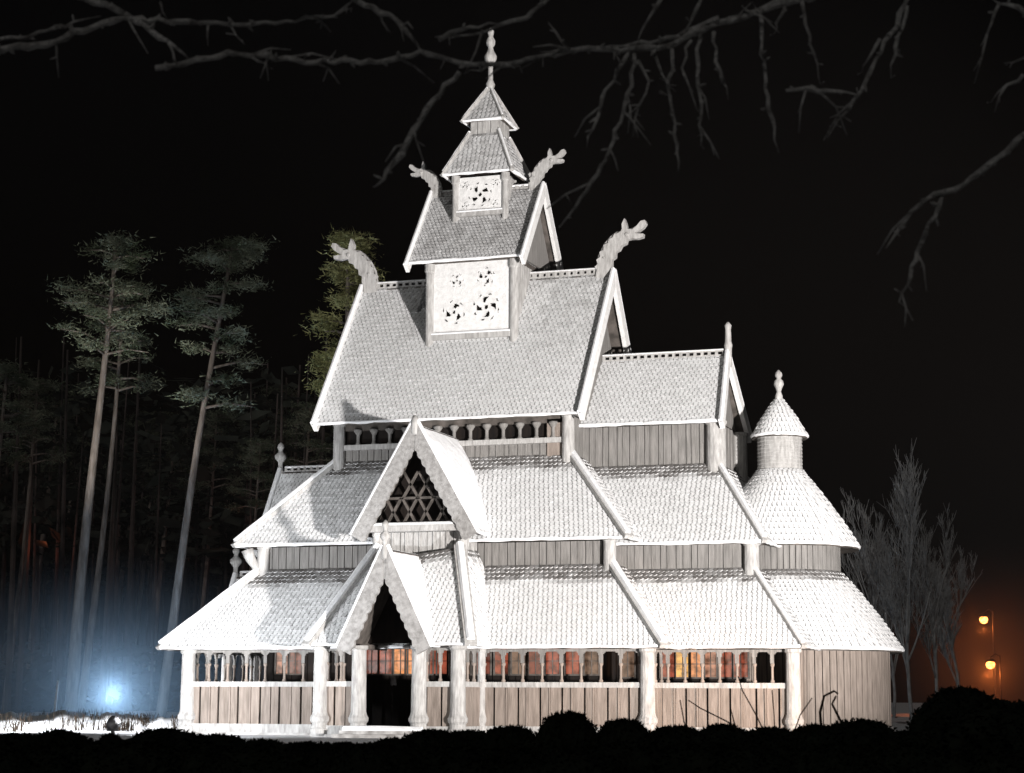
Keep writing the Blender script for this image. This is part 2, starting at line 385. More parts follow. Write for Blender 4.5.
dragon(saddle, 1.62, 15.30, 1, .74); dragon(saddle, -1.62, 15.30, -1, .70)
for x in (-1.3, 1.5):
    p = MB(); p.extrude([(-1.45, 0), (1.45, 0), (0, 2.05)], (x, 0, 13.1), (0,1,0), (0,0,1), .06); p.build('gable_wall', M['plank_grey'], church)
# ---- second box, two pyramid roofs, spire
def box_keep(u, v):
    if u < .07 or u > 1.25 or v < .08 or v > .92: return True
    return not (rosette(u, v, .66, .48, .36, 4, .4) or rosette(u, v, .20, .78, .13, 3) or rosette(u, v, 1.12, .78, .13, 3) or rosette(u, v, .2, .2, .12, 3) or rosette(u, v, 1.12, .2, .12, 3))
b2 = MB(); b2.box((TX-.68, -.64, 13.9), (TX+.68, .64, 15.75), 1)
planks(b2, (TX+.68, -.64, 0), (0,1,0), 1.28, 14.3, 15.7, (1,0,0)); planks(b2, (TX-.68, .64, 0), (0,-1,0), 1.28, 14.3, 15.7, (-1,0,0))
lant = b2.build('lantern_wall', [M['frostwood'], M['dark']], church)
p = MB(); p.plate((TX-.66, -.78, 14.62), (1,0,0), (0,0,1), 1.32, 1.0, 60, 46, box_keep, .07); p.build('carved_panel', M['panel'], lant)
p = MB(); p.box((TX-.72, -.84, 14.48), (TX+.72, -.70, 14.60)); p.tube([(TX-.7, -.8, 14.62), (TX+.7, -.8, 14.62)], .045, 8, 1); p.build('sill', [M['frostwood'], M['snow']], lant)
for x in (TX-.74, TX+.76):
    for y in (-.76, .76):
        p = MB(); p.lathe([(.05, 0), (.10, .08), (.10, 1.15), (.13, 1.2), (.13, 1.4)], (x, y, 14.28), 12); p.build('tower_post', M['frostwood'], lant)
t3snow = lambda t, u: .72-.3*sstep(.8, .9, t)+.2*(1-sstep(0, .1, t))
frustum('spire_roof', church, (TX-1.03, TX+1.03, -1.03, 1.03, 15.70), (TX-.45, TX+.45, -.45, .45, 16.98), 'SENW', t3snow, ('SW','SE','NE','NW'), .12)
p = MB(); p.box((TX-.42, -.42, 16.8), (TX+.42, .42, 17.42)); planks(p, (TX-.42, -.42, 0), (1,0,0), .84, 16.98, 17.4, (0,-1,0)); planks(p, (TX+.42, -.42, 0), (0,1,0), .84, 16.98, 17.4, (1,0,0))
p.build('spire_wall', M['frostwood'], church)
cap = frustum('spire_cap', church, (TX-.60, TX+.60, -.60, .60, 17.36), (TX-.05, TX+.05, -.05, .05, 18.38), 'SENW', lambda t, u: .7+.2*(1-sstep(0, .1, t)), ('SW','SE','NE','NW'), .10)
p = MB(); p.lathe([(.10, -.15), (.10, .1), (.14, .2), (.08, .34), (.07, .7), (.09, .8), (.17, .95), (.19, 1.05), (.10, 1.22), (.07, 1.32), (.13, 1.42), (.14, 1.52), (.07, 1.66), (.09, 1.74), (.10, 1.82), (.02, 1.93)], (TX+.02, 0, 18.35), 12)
p.build('spire_finial', M['frostwood'], church, smooth=True)

# ---- nave: middle roof (aisle) and its wall
sh_mid = sheltered(.20); sh_low = sheltered(.24)
frustum('aisle_roof', church, (-5.43, 5.50, -4.56, 4.56, 4.96), (-3.36, 3.36, -2.53, 2.53, 7.36), 'SENW', sh_mid, ('SW','SE','NE','NW'), .26)
mb = MB(); mb.box((-4.82, -3.9, 4.05), (4.82, 3.9, 4.98), 1)
planks(mb, (-4.85, -3.9, 0), (1,0,0), 9.7, 4.15, 4.92, (0,-1,0)); planks(mb, (4.82, -3.9, 0), (0,1,0), 7.8, 4.15, 4.92, (1,0,0))
planks(mb, (4.85, 3.9, 0), (-1,0,0), 9.7, 4.15, 4.92, (0,1,0)); planks(mb, (-4.82, 3.9, 0), (0,-1,0), 7.8, 4.15, 4.92, (-1,0,0))
mb.build('aisle_wall', [M['plank_grey'], M['dark']], church)
for x, y in ((-4.86, -4.0), (4.86, -4.0), (-4.86, 4.0), (4.86, 4.0)): post(church, x, y, 3.9, 4.98, .17, base=False)
p = MB(); p.tube([(-5.0, -4.1, 4.35), (-5.15, -4.2, 4.62), (-5.22, -4.26, 4.86)], [.10, .14, .17], 10); p.build('eave_bracket', M['frostwood'], church, smooth=True)

# ---- gallery roof of the nave
frustum('gallery_roof', church, (-6.83, 6.78, -5.96, 5.96, 2.20), (-4.9, 4.9, -3.98, 3.98, 4.32), 'SENW', sh_low, ('SW','SE','NE','NW'), .28)
# inner wall behind the gallery: dark boards
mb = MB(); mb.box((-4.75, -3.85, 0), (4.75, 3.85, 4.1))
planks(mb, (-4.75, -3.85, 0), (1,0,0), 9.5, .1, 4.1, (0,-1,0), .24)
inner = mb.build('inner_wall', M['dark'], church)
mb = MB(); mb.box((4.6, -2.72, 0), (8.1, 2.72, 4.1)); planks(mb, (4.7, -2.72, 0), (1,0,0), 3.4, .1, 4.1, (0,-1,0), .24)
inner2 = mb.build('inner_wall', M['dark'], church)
def add_glow_pane(u, v, y, kind, parent, w=.36, h=.66):  # added glowing panes standing in for the warm-lit gallery interior
    q = aty(u, v, y)
    if y > -3 and not 4.9 < q.x < 8.0: return
    if y < -3 and not -4.6 < q.x < 4.6: return
    b = MB(); x, z = q.x, q.z
    b.box((x-w/2, y-.02, z-h/2), (x+w/2, y, z+h/2))
    o = b.build('glow_pane', GLOW[kind], parent)
    b = MB()
    for sx in (-1, 1): b.box((x+sx*(w/2+.02)-.02, y-.06, z-h/2-.04), (x+sx*(w/2+.02)+.02, y+.01, z+h/2+.04))
    for sz in (-1, 1): b.box((x-w/2, y-.055, z+sz*(h/2+.02)-.02), (x+w/2, y+.01, z+sz*(h/2+.02)+.02))
    b.box((x-.012, y-.04, z-h/2), (x+.012, y-.015, z+h/2)); b.box((x-w/2, y-.038, z-.01), (x+w/2, y-.013, z+.01))
    b.build('glow_pane_frame', M['beam'], o)
for u, k in ((254, 'pale'), (283, 'pink'), (296, 'dimred'), (372, 'dimred'), (386, 'red'), (401, 'orange'), (413, 'orange'), (430, 'red'), (441, 'red'), (464, 'grey'), (484, 'dimred'), (502, 'red'), (519, 'grey'), (536, 'dimred'), (553, 'red'), (573, 'red'), (592, 'grey')):
    add_glow_pane(u, 661, -3.91, k, inner)
for u, k in ((628, 'grey'), (668, 'red'), (683, 'yellow'), (697, 'orange'), (711, 'pink'), (725, 'red'), (741, 'red'), (756, 'pink')):
    add_glow_pane(u, 664, -2.78, k, inner2)

# ---- gallery walls with arcades
def arcade_wall(o, ux, W, nrm, n, parent=church, label=None, z_r=1.30, z_t=2.12):
    """sill, boards, rail, little columns and an arched board over them"""
    o = Vector(o); ux = Vector(ux); nrm = Vector(nrm)
    mb = MB(); planks(mb, o, ux, W, .22, z_r-.06, nrm, .29, gap=.03); b_ = o-nrm*.03; e_ = b_+ux*W; mb.quad((b_.x, b_.y, .2), (e_.x, e_.y, .2), (e_.x, e_.y, z_r-.05), (b_.x, b_.y, z_r-.05), m=2)
    for z0, z1, t in ((.02, .25, .10), (z_r-.10, z_r+.03, .085)):
        p = o-nrm*.06; q = o+ux*W+nrm*t
        lo = (min(p.x, q.x), min(p.y, q.y), z0); hi = (max(p.x, q.x), max(p.y, q.y), z1); mb.box(lo, hi, 1)
    r = mb.build('gallery_wall', [M['plank'], M['frostwood'], M['dark']], parent, label=label)
    b = W/n
    a = MB()
    def keep(u, v):
        d = (u % b)-b/2; return not (v < .30 and (abs(d)/(b/2-.04))**4+(max(0, v-.02)/.28)**4 < 1)
    a.plate(o+nrm*.03+Vector((0,0,z_t-.34)), ux, (0,0,1), W, .36, max(8, int(W/.03)), 12, keep, .05)
    a.build('arch_board', M['plank_grey'], r)
    for i in range(n+1):
        x = o+ux*(i*b)
        cb = MB(); cb.lathe([(.055, 0), (.055, .05), (.035, .08), (.033, .38), (.055, .42), (.06, .47)], (x.x, x.y, z_r+.03), 8); cb.build('arcade_column', M['plank'], r, smooth=True)
    return r
YS = -5.40
arcade_wall((-6.22, YS, 0), (1,0,0), 4.35, (0,-1,0), 8)
arcade_wall((2.0, YS, 0), (1,0,0), 4.05, (0,-1,0), 8)
arcade_wall((-6.3, 5.4, 0), (0,-1,0), 10.8, (-1,0,0), 20)
arcade_wall((6.25, 5.4, 0), (-1,0,0), 12.4, (0,1,0), 22)
arcade_wall((6.25, -5.4, 0), (0,1,0), 1.2, (1,0,0), 2)
for x, y in ((-6.27, -5.42), (6.22, -5.42), (-6.27, 5.42), (6.22, 5.42)): post(church, x, y, 0, 2.16, .19)
mb = MB(); mb.box((-6.15, -5.3, .0), (6.15, 5.3, .10)); mb.build('gallery_floor', M['dark'], church)

# ---- south porch bay: posts, side walls, hipped roof, portal gable
YB = -7.0
pr = frustum('porch_roof', church, (-1.98, 2.33, -7.3, -4.0, 2.24), (-.98, 1.27, -5.3, -4.0, 4.72), 'EW', sheltered(.14), ('SW','SE'), .30)
mb = MB()
slope_part(mb, (-1.98, -7.3, 2.24), (-.97, -7.3, 2.24), (.15, -5.44, 4.55), (-.98, -5.3, 4.72), sheltered(.14))
slope_part(mb, (1.31, -7.3, 2.24), (2.33, -7.3, 2.24), (1.27, -5.3, 4.72), (.19, -5.44, 4.55), sheltered(.14))
mb.build('front_slope', RM, pr)
for x in (-1.74, 1.90): post(church, x, YB, 0, 2.2, .19)
for x in (-.66, .93): post(church, x, YB-.12, 0, 2.2, .19, 'portal_post')
arcade_wall((-1.6, YB+.02, 0), (1,0,0), .80, (0,-1,0), 2); arcade_wall((1.08, YB+.02, 0), (1,0,0), .70, (0,-1,0), 2)
arcade_wall((-1.78, -5.5, 0), (0,-1,0), 1.4, (-1,0,0), 3); arcade_wall((1.93, YB+.1, 0), (0,1,0), 1.4, (1,0,0), 3)
post(church, 1.96, -5.5, 0, 2.16, .10)
mb = MB(); mb.box((-1.7, -6.9, 0), (1.85, -5.3, .10)); mb.build('porch_floor', M['dark'], church)
mb = MB(); mb.box((-.95, -7.62, -.05), (1.2, -7.05, .14), 0); mb.box((-1.0, -7.95, -.1), (1.25, -7.62, .06), 0)
mb.tube([(-.9, -7.45, .15), (0, -7.5, .17), (1.15, -7.45, .15)], .10, 8, 1); mb.build('porch_step', [M['stone'], M['snow']], church)
def dormer(name, xc, yf, yb, hw, zf, za, bw, finial, tri=True, boardlift=.0):
    mb = MB()
    n = 14
    A, Bk = (xc, yf, za), (xc, yb, za)
    for sg in (-1, 1):
        f0, f1 = (xc+sg*hw, yf, zf), (xc+sg*hw, yb, zf)
        if sg == 1: slope_part(mb, f0, f1, Bk, A, lambda t, u: 1.0, lift=.02)
        else: slope_part(mb, f1, f0, A, Bk, lambda t, u: .9, lift=.02)
        # thick smooth snow sheet over the shingles
        nn = Vector((sg*(za-zf), 0, hw)).normalized()
        g = []
        for i in range(n+1):
            for j in range(n+1):
                p = lerp(lerp(A, Bk, i/n), lerp(f0, f1, i/n), .02+.95*j/n)
                e = min(i, n-i, j, n-j)/n
                g.append(p+nn*(.03+.07*min(1, e*6)+random.uniform(-.006, .006)))
        fs = [(i*(n+1)+j, (i+1)*(n+1)+j, (i+1)*(n+1)+j+1, i*(n+1)+j+1) for i in range(n) for j in range(n)]
        if sg == -1: fs = [f[::-1] for f in fs]
        mb.add(g, fs, 2)
    r = mb.build(name, RM, church)
    for sg in (-1, 1):
        barge(r, (xc, yf-.06, za+.05), (xc+sg*hw, yf-.06, zf+.03), bw, .10, (sg*(za-zf), 0, hw), scallop=.045, over=.12, mats=[M['carved'], M['snow']])
    drop = .93*(bw+.045)/math.sin(math.atan2(hw, za-zf))
    k = MB(); k.box((xc-.05, yf-.095, za-drop), (xc+.05, yf-.03, za-.02)); k.build('apex_board', M['carved'], r)
    f = MB(); f.lathe([(.08, -.25), (.09, 0), (.06, .08), (.06, .18), (.12, .26), (.13, .33), (.06, .42), (.05, .48), (.09, .56), (.08, .62), (.02, .70)], (xc, yf-.06, za), 10)
    if finial: f.build('finial', M['frostwood'], r, smooth=True)
    return r
pd = dormer('portal_gable', .17, -7.5, -5.2, 1.14, 2.20, 4.55, .31, True)
md = dormer('dormer_gable', .10, -5.45, -2.5, 1.62, 5.12, 7.90, .32, False)
p = MB(); p.lathe([(.09, -.3), (.11, 0), (.10, .1), (.03, .2)], (.10, -5.51, 7.92), 10); p.build('finial', M['frostwood'], md, smooth=True)
# lattice, beam, painted shade sheet and plank wall of the upper dormer
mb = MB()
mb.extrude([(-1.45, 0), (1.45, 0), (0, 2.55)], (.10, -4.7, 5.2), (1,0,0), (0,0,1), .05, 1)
mb.build('dormer_shade_sheet', [M['dark'], M['dark']], md)
mb = MB()
def tri_bar(xa, za, xb, zb): mb.bar((.10+xa, -5.2, 5.3+za), (.10+xb, -5.2, 5.3+zb), .06, .06, (0,1,0))
for k in (-.9, -.45, 0., .45):
    tri_bar(k, 0, k+.42, .72); tri_bar(k+.42, 0, k, .72)
tri_bar(-1.0, .72, 1.0, .72)
for k in (-.42, .0): tri_bar(k, .74, k+.4, 1.4); tri_bar(k+.4, .74, k, 1.4)
mb.build('lattice', M['beam'], md)
mb = MB(); mb.box((-1.35, -5.5, 5.14), (1.55, -5.2, 5.30), 0); mb.tube([(-1.3, -5.42, 5.32), (1.5, -5.42, 5.32)], .06, 8, 1); mb.build('tie_beam', [M['frostwood'], M['snow']], md)
mb = MB(); mb.box((-1.0, -5.1, 4.0), (1.25, -4.0, 5.15), 1); planks(mb, (-1.0, -5.1, 0), (1,0,0), 2.25, 4.4, 5.14, (0,-1,0), .18); planks(mb, (1.25, -5.1, 0), (0,1,0), 1.1, 4.4, 5.14, (1,0,0), .18)
mb.build('dormer_wall', [M['frostwood'], M['dark']], church)
for x in (-1.05, 1.30): post(church, x, -5.15, 4.4, 5.14, .13, base=False)
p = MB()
p.extrude([(-1.02, 0), (1.02, 0), (0, 2.0)], (.17, -6.2, 2.28), (1,0,0), (0,0,1), .05); p.build('portal_shade_sheet', M['dark'], pd)  # flat dark sheet painting the shade inside the portal gable
for sx in (-.68, 1.02):
    p = MB(); p.box((sx-.05, -6.95, 2.12), (sx+.05, -5.4, 2.24)); p.build('tie_beam', M['beam'], pd)
# wooden door leaf deep inside, standing ajar in the dark
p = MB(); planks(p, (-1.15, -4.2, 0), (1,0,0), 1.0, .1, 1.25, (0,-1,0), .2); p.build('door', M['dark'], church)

# ---- west gables
def west_gable(name, xf, xb, hw, zf, za, fz):
    mb = MB(); A, Bk = (xf, 0, za), (xb, 0, za)
    slope_part(mb, (xf, -hw, zf), (xb, -hw, zf), Bk, A, lambda t, u: .98); slope_part(mb, (xb, hw, zf), (xf, hw, zf), A, Bk, lambda t, u: .98)
    mb.extrude([(-hw+.15, 0), (hw-.15, 0), (0, za-zf-.2)], (xf+.25, 0, zf), (0,1,0), (0,0,1), .05, 1)
    r = mb.build(name, RM, church)
    for sg in (-1, 1): barge(r, (xf-.05, 0, za+.05), (xf-.05, sg*hw, zf), .24, .12, (0, sg*(za-zf), hw), scallop=.06, over=.1)
    crest(r, (xf+.1, 0, za), (xb, 0, za), .12)
    f = MB(); f.lathe([(.09, -.2), (.10, .05), (.07, .15), (.07, .32), (.17, .44), (.18, .53), (.08, .62), (.06, .68), (.11, .76), (.09, .84), (.02, .92)], (xf-.05, 0, za-.05), 10); f.build('finial', M['frostwood'], r, smooth=True)
    return r
west_gable('dormer_gable', -6.28, -3.2, 1.5, 5.1, 7.45, .75)
wg = west_gable('portal_gable', -7.65, -5.0, 1.15, 2.25, 4.42, .6)
for y in (-.9, .9): post(church, -7.45, y, 0, 2.25, .16, 'portal_post')

# ---- chancel
ch_snow = lambda t, u: 1.15-.18*sstep(.85, 1, t)
cr = gable_roof('chancel_roof', church, 3.3, 7.22, 1.68, 8.22, 10.22, ch_snow, 3.3, 7.02)
barge(cr, (7.06, 0, 10.30), (7.26, -1.68, 8.26), .22, .12, (0, -.7, .7), over=.16); barge(cr, (7.06, 0, 10.30), (7.26, 1.68, 8.26), .22, .12, (0, .7, .7), over=.16)
crest(cr, (3.5, 0, 10.22), (6.95, 0, 10.22), .16)
p = MB(); p.lathe([(.09, -.3), (.10, .2), (.12, .3), (.09, .4), (.08, .75), (.10, .85), (.03, .95)], (7.08, 0, 10.2), 10); p.build('finial', M['frostwood'], cr, smooth=True)
mb = MB(); mb.box((3.3, -1.2, 5), (6.95, 1.2, 8.3), 1); planks(mb, (3.3, -1.22, 0), (1,0,0), 3.65, 7.0, 8.2, (0,-1,0), .19); planks(mb, (6.95, -1.22, 0), (0,1,0), 2.44, 7.0, 8.25, (1,0,0), .19)
mb.extrude([(-1.3, 0), (1.3, 0), (0, 1.6)], (6.93, 0, 8.3), (0,1,0), (0,0,1), .06)
planks(mb, (6.95, 1.22, 0), (-1,0,0), 3.65, 7.0, 8.2, (0,1,0), .19)
mb.build('chancel_wall', [M['plank_grey'], M['dark']], church)
for y in (-1.3, 1.3): post(church, 7.02, y, 6.6, 8.24, .27, base=False)
frustum('chancel_aisle_roof', church, (3.2, 8.72, -3.35, 3.35, 4.88), (3.2, 7.05, -1.3, 1.3, 7.12), 'SEN', sheltered(.20), ('SE','NE'), .20)
mb = MB(); mb.box((4.6, -2.8, 4.0), (8.2, 2.8, 4.9), 1); planks(mb, (4.8, -2.8, 0), (1,0,0), 3.4, 4.1, 4.86, (0,-1,0)); planks(mb, (8.2, -2.8, 0), (0,1,0), 5.6, 4.1, 4.86, (1,0,0))
mb.build('chancel_aisle_wall', [M['plank_grey'], M['dark']], church)
for y in (-2.88, 2.88): post(church, 8.28, y, 3.9, 4.88, .20, base=False)
frustum('chancel_gallery_roof', church, (4.8, 9.92, -4.75, 4.75, 2.21), (4.8, 8.3, -2.86, 2.86, 4.24), 'SEN', sheltered(.22), ('SE','NE'), .16)
arcade_wall((6.0, -4.28, 0), (1,0,0), 3.5, (0,-1,0), 8)
mb = MB(); planks(mb, (9.58, -4.2, 0), (0,1,0), 8.4, .05, 2.15, (1,0,0), .2); planks(mb, (9.5, 4.28, 0), (-1,0,0), 3.2, .05, 2.15, (0,1,0), .2); mb.build('chancel_wall', M['plank'], church)
for y in (-4.32, 4.32): post(church, 9.58, y, 0, 2.16, .19)
mb = MB(); mb.box((6.2, -4.2, 0), (9.5, 4.2, .10)); mb.build('gallery_floor', M['dark'], church)

# ---- apse
AX = 8.46
def cone_roof(name, prof, snow, n0, w=.13):
    """prof: list of (r,z) from eave to top"""
    mb = MB(); Ltot = sum(math.hypot(prof[i+1][0]-prof[i][0], prof[i+1][1]-prof[i][1]) for i in range(len(prof)-1))
    mb.lathe([(r-.01, z-.01) for r, z in prof]+[(prof[-1][0]*.3, prof[-1][1]-.05)], (AX, 0, 0), n0, 0, .3)
    mb.lathe([(prof[0][0]-.25, prof[0][1]-.03), (prof[0][0]+.0, prof[0][1]-.09), (prof[0][0]+.02, prof[0][1])], (AX, 0, 0), n0, 1)
    rows = max(3, round(Ltot/.145))
    def pt(t):
        t = max(0, min(1, t))*(len(prof)-1); i = min(int(t), len(prof)-2); k = t-i
        return prof[i][0]*(1-k)+prof[i+1][0]*k, prof[i][1]*(1-k)+prof[i+1][1]*k
    for i in range(rows):
        r0, z0 = pt(i/rows); r1, z1 = pt((i+1.25)/rows)
        k = max(6, round(2*math.pi*r0/w)); off = .5*(i % 2)
        for j in range(k):
            sn = snow(i/rows, j/k)+random.uniform(-.1, .1)
            def P(u, r, z, lf): 
                a = 2*math.pi*(j+off+u)/k; return (AX+(r+lf)*math.cos(a), (r+lf)*math.sin(a), z+lf*.6)
            dr = (r1-r0)*.36; dz = (z1-z0)*.36; lf = .03+random.uniform(-.01, .01)
            top = [P(.04, r1, z1, .005), P(.04, r0+dr, z0+dz, lf), P(.28, r0, z0, lf), P(.72, r0, z0, lf), P(.96, r0+dr, z0+dz, lf), P(.96, r1, z1, .005)]
            low = [P(.04, r0+dr, z0+dz, 0), P(.28, r0, z0, 0), P(.72, r0, z0, 0), P(.96, r0+dr, z0+dz, 0)]
            mb.quad(*top, a=sn)
            for x in range(3): mb.quad(low[x], low[x+1], top[2+x], top[1+x], a=(min(sn, 1)*.30+.12) if sn > .42 else .62)
    r0, z0 = prof[0]
    ring = [(AX+(r0+.0)*math.cos(2*math.pi*i/48), (r0)*math.sin(2*math.pi*i/48), z0-.01+random.uniform(-.01, .01)) for i in range(49)]
    mb.tube(ring, .05, 6, 2)
    return mb.build(name, RM, church)
def round_wall(name, r, z0, z1, mat, bw=.2):
    mb = MB(); n = round(2*math.pi*r/bw)
    mb.lathe([(r-.03, z0), (r-.03, z1)], (AX, 0, 0), n, 1)
    for i in range(n):
        a0, a1 = 2*math.pi*(i+.06)/n, 2*math.pi*(i+.94)/n; t = random.uniform(0, .015)
        ps = [(AX+q*math.cos(a), q*math.sin(a)) for q, a in ((r-.03, a0), (r-.03, a1), (r+t, a1), (r+t, a0))]
        mb.add([(x, y, z0) for x, y in ps]+[(x, y, z1) for x, y in ps], [(0,1,2,3),(7,6,5,4),(0,4,5,1),(1,5,6,2),(2,6,7,3),(3,7,4,0)])
    return mb.build(name, [mat, M['dark']], church)
round_wall('apse_wall', 2.78, .05, 2.18, M['plank']); round_wall('apse_drum', 1.55, 4.0, 4.98, M['plank_grey'], .16)
ring = MB(); ring.lathe([(2.88, 0), (2.88, .2), (2.80, .26), (2.7, .26)], (AX, 0, 0), 40); ring.build('apse_sill', M['stone'], church)
full = lambda t, u: 1.25
cone_roof('apse_gallery_roof', [(3.13, 2.24), (2.62, 2.98), (2.1, 3.66), (1.56, 4.28)], sheltered(.18), 60)
cone_roof('apse_roof', [(2.05, 4.95), (1.72, 5.50), (1.36, 6.02), (.98, 6.52), (.72, 6.84), (.60, 7.02)], full, 44)
tur = MB(); tur.lathe([(.58, 6.7), (.58, 8.0)], (AX, 0, 0), 24); 
for i in range(10):
    tur.lathe([(.595, 0), (.61, .02), (.59, .10)], (AX, 0, 6.95+i*.1), 24, 0, 1, False)
tur.build('turret', M['frostwood'], church)
cone_roof('turret_roof', [(.74, 7.95), (.50, 8.38), (.28, 8.70), (.06, 8.98)], full, 24, .12)
p = MB(); p.lathe([(.12, -.1), (.10, .1), (.06, .2), (.09, .3), (.14, .4), (.12, .5), (.06, .56), (.10, .64), (.09, .72), (.02, .80)], (AX, 0, 8.95), 10); p.build('finial', M['frostwood'], church, smooth=True)
# foundation stones
mb = MB()
mb.box((-6.4, -5.55, -.15), (6.4, 5.55, .03)); mb.box((6.41, -4.45, -.15), (9.75, 4.45, .025)); mb.box((-1.95, -7.15, -.15), (2.1, -5.56, .035)); mb.build('foundation', M['stone'], church)

# ================================================================== SETTING
def ground_z(x, y):
    d = math.hypot(x, y)
    k = sstep(9, 16, d)
    z = k*(.10*math.sin(x*.31+.7)*math.sin(y*.27+1.1)+.06*math.sin(x*.9+y*.6)+.04*math.sin(x*2.1-y*1.7))
    return z-.03
g = MB(); xs = [-700, -300, -160, -110]+[-80+i*1.0 for i in range(131)]+[70, 120, 300, 700]
ys = [-700, -300, -120]+[-75+i*1.0 for i in range(176)]+[130, 200, 350, 800]
nx, ny = len(xs), len(ys)
gv = [(x, y, ground_z(x, y)) for x in xs for y in ys]
g.add(gv, [(i*ny+j, (i+1)*ny+j, (i+1)*ny+j+1, i*ny+j+1) for i in range(nx-1) for j in range(ny-1)])
structure(g.build('snowy_ground', M['snow_ground'], smooth=True))

# ---- pines
def pine_mesh(h, r0, lean, crown0, spread, nleaf, seed, lm, layers=8):
    rnd = random.Random(seed)
    t = MB(); pts = []; rr = []
    for i in range(11):
        k = i/10; pts.append((lean[0]*k+.10*math.sin(k*5+seed), lean[1]*k+.08*math.cos(k*4+seed), -.2+(h+.2)*k)); rr.append(r0*(1-.78*k)+.02)
    t.tube(pts, rr, 9)
    def axis(k): return Vector((lean[0]*k+.10*math.sin(k*5+seed), lean[1]*k+.08*math.cos(k*4+seed), h*k))
    cl = []
    L = MB()
    for i in range(layers*3):
        k = crown0+(1-crown0)*(rnd.random()**.8)
        q = (k-crown0)/(1-crown0); R = spread*(.35+.75*math.sin(math.pi*min(1, .25+.72*q)))*rnd.uniform(.55, 1.1)
        a = rnd.uniform(0, 2*math.pi); b = axis(k); e = b+Vector((math.cos(a)*R, math.sin(a)*R, rnd.uniform(-.1, .45)*R*.5))
        t.tube([b, lerp(b, e, .5)+Vector((0,0,.08*R)), e], [.07*(1-q*.5), .045, .015], 5)
        for s2 in range(rnd.randint(2, 4)):
            cl.append((lerp(b, e, rnd.uniform(.45, 1.05))+Vector((rnd.uniform(-.3, .3), rnd.uniform(-.3, .3), rnd.uniform(-.05, .2))), rnd.uniform(.35, .75)))
    cl.append((axis(1.0), .5)); cl.append((axis(.97), .6))
    for i in range(nleaf):
        c0, R = rnd.choice(cl)
        d = Vector((rnd.gauss(0, 1), rnd.gauss(0, 1), rnd.gauss(0, .38)))*(R*.55)
        p0 = c0+d; u = Vector((rnd.uniform(-1, 1), rnd.uniform(-1, 1), rnd.uniform(-.2, .7))).normalized(); w = u.cross(Vector((rnd.uniform(-1, 1), rnd.uniform(-1, 1), rnd.uniform(-1, 1)))).normalized()
        ln = rnd.uniform(.14, .32); wd = ln*.11
        L.quad(p0-w*wd, p0+u*ln*.5-w*wd*.3, p0+u*ln, p0+w*wd)
    return t, L
def make_pine(name, label, loc, args, lm, group=None):
    r = thing(name, label, 'tree', loc, group)
    t, L = pine_mesh(*args, lm)
    t.build('trunk', M['bark'], r, smooth=True); L.build('crown', lm, r)
    return r
def copy_thing(src, loc, rz, sc, label, group=None):
    c = src.copy(); COL.objects.link(c); c.location = loc; c.rotation_euler = (0, 0, rz); c.scale = (sc, sc, sc); c['label'] = label
    if group: c['group'] = group
    for ch in src.children:
        d = ch.copy(); COL.objects.link(d); d.parent = c
    return c
def gnd(u, d):
    q = at(u, 690, d); return Vector((q.x, q.y, ground_z(q.x, q.y)))
def topz(v, d): return CAM.z+(d*(ray(512, v).z/ray(512, v).dot(FWD)))
p1 = make_pine('pine_tree', 'tall pine with a pale bare trunk, leftmost of the three clearly lit pines', gnd(72, 84), (topz(246, 84), .26, (RIGHT.x*1.05, RIGHT.y*1.05), .73, 2.1, 6500, 3), M['needles'])
p2 = make_pine('pine_tree', 'thinner darker pine close behind the leftmost pale lit pine', gnd(82, 92), (topz(285, 92), .17, (RIGHT.x*1.4, RIGHT.y*1.4), .70, 1.9, 5000, 5), M['needles'])
p3 = make_pine('pine_tree', 'lit pine leaning right with a broad layered crown, nearest the church roof', gnd(158, 80), (topz(243, 80), .20, (RIGHT.x*2.4, RIGHT.y*2.4), .62, 2.0, 8000, 8), M['needles'])
p4 = make_pine('pine_tree', 'yellow green lit pine crown rising behind the left dragon head of the nave roof', gnd(338, 76), (topz(238, 76), .2, (.2, .1), .55, 1.15, 9000, 12), M['needles_lit'])
rnd = random.Random(21)
k = 0
for u, d, sc, src in ((5, 98, .93, p2), (28, 112, 1.0, p1), (48, 120, 1.05, p2), (128, 118, 1.0, p2), (150, 108, .9, p1), (192, 104, .92, p2), (222, 116, 1.08, p3), (236, 96, .8, p2), (262, 110, .95, p1), (284, 100, .88, p2), (300, 122, 1.15, p3), (-25, 90, .95, p1), (322, 112, .9, p2), (102, 124, 1.1, p3), (176, 126, 1.1, p1), (250, 128, 1.1, p2)):
    copy_thing(src, gnd(u, d+16), rnd.uniform(-.35, .35), sc*rnd.uniform(.92, 1.05), 'dim pine trunk and crown standing deep in the dark wood left of the church', 'dim pines in the dark wood')
# the far wood: a mass of trunks and undergrowth nobody could count
w = MB(); rnd = random.Random(4)
for i in range(210):
    u = rnd.uniform(-60, 330); d = rnd.uniform(112, 170); q = gnd(u, d); h = rnd.uniform(14, 22); r0 = rnd.uniform(.09, .2); lx = rnd.uniform(-.5, .9)
    w.tube([q-Vector((0,0,.3)), q+Vector((lx*.5, 0, h*.5)), q+Vector((lx, 0, h))], [r0, r0*.7, r0*.3], 5)
for i in range(16000):
    u = rnd.uniform(-80, 345); d = rnd.uniform(116, 172); q = at(u, 690, d)
    z = rnd.choice((abs(rnd.gauss(0, 1.6)), rnd.uniform(9, 20)))
    p0 = Vector((q.x, q.y, z)); a = Vector((rnd.gauss(0, 1), rnd.gauss(0, 1), rnd.gauss(0, .5)))*.45; b = Vector((rnd.gauss(0, 1), rnd.gauss(0, 1), rnd.gauss(0, .6)))*.3
    w.quad(p0-a, p0-b, p0+a, p0+b, m=1)
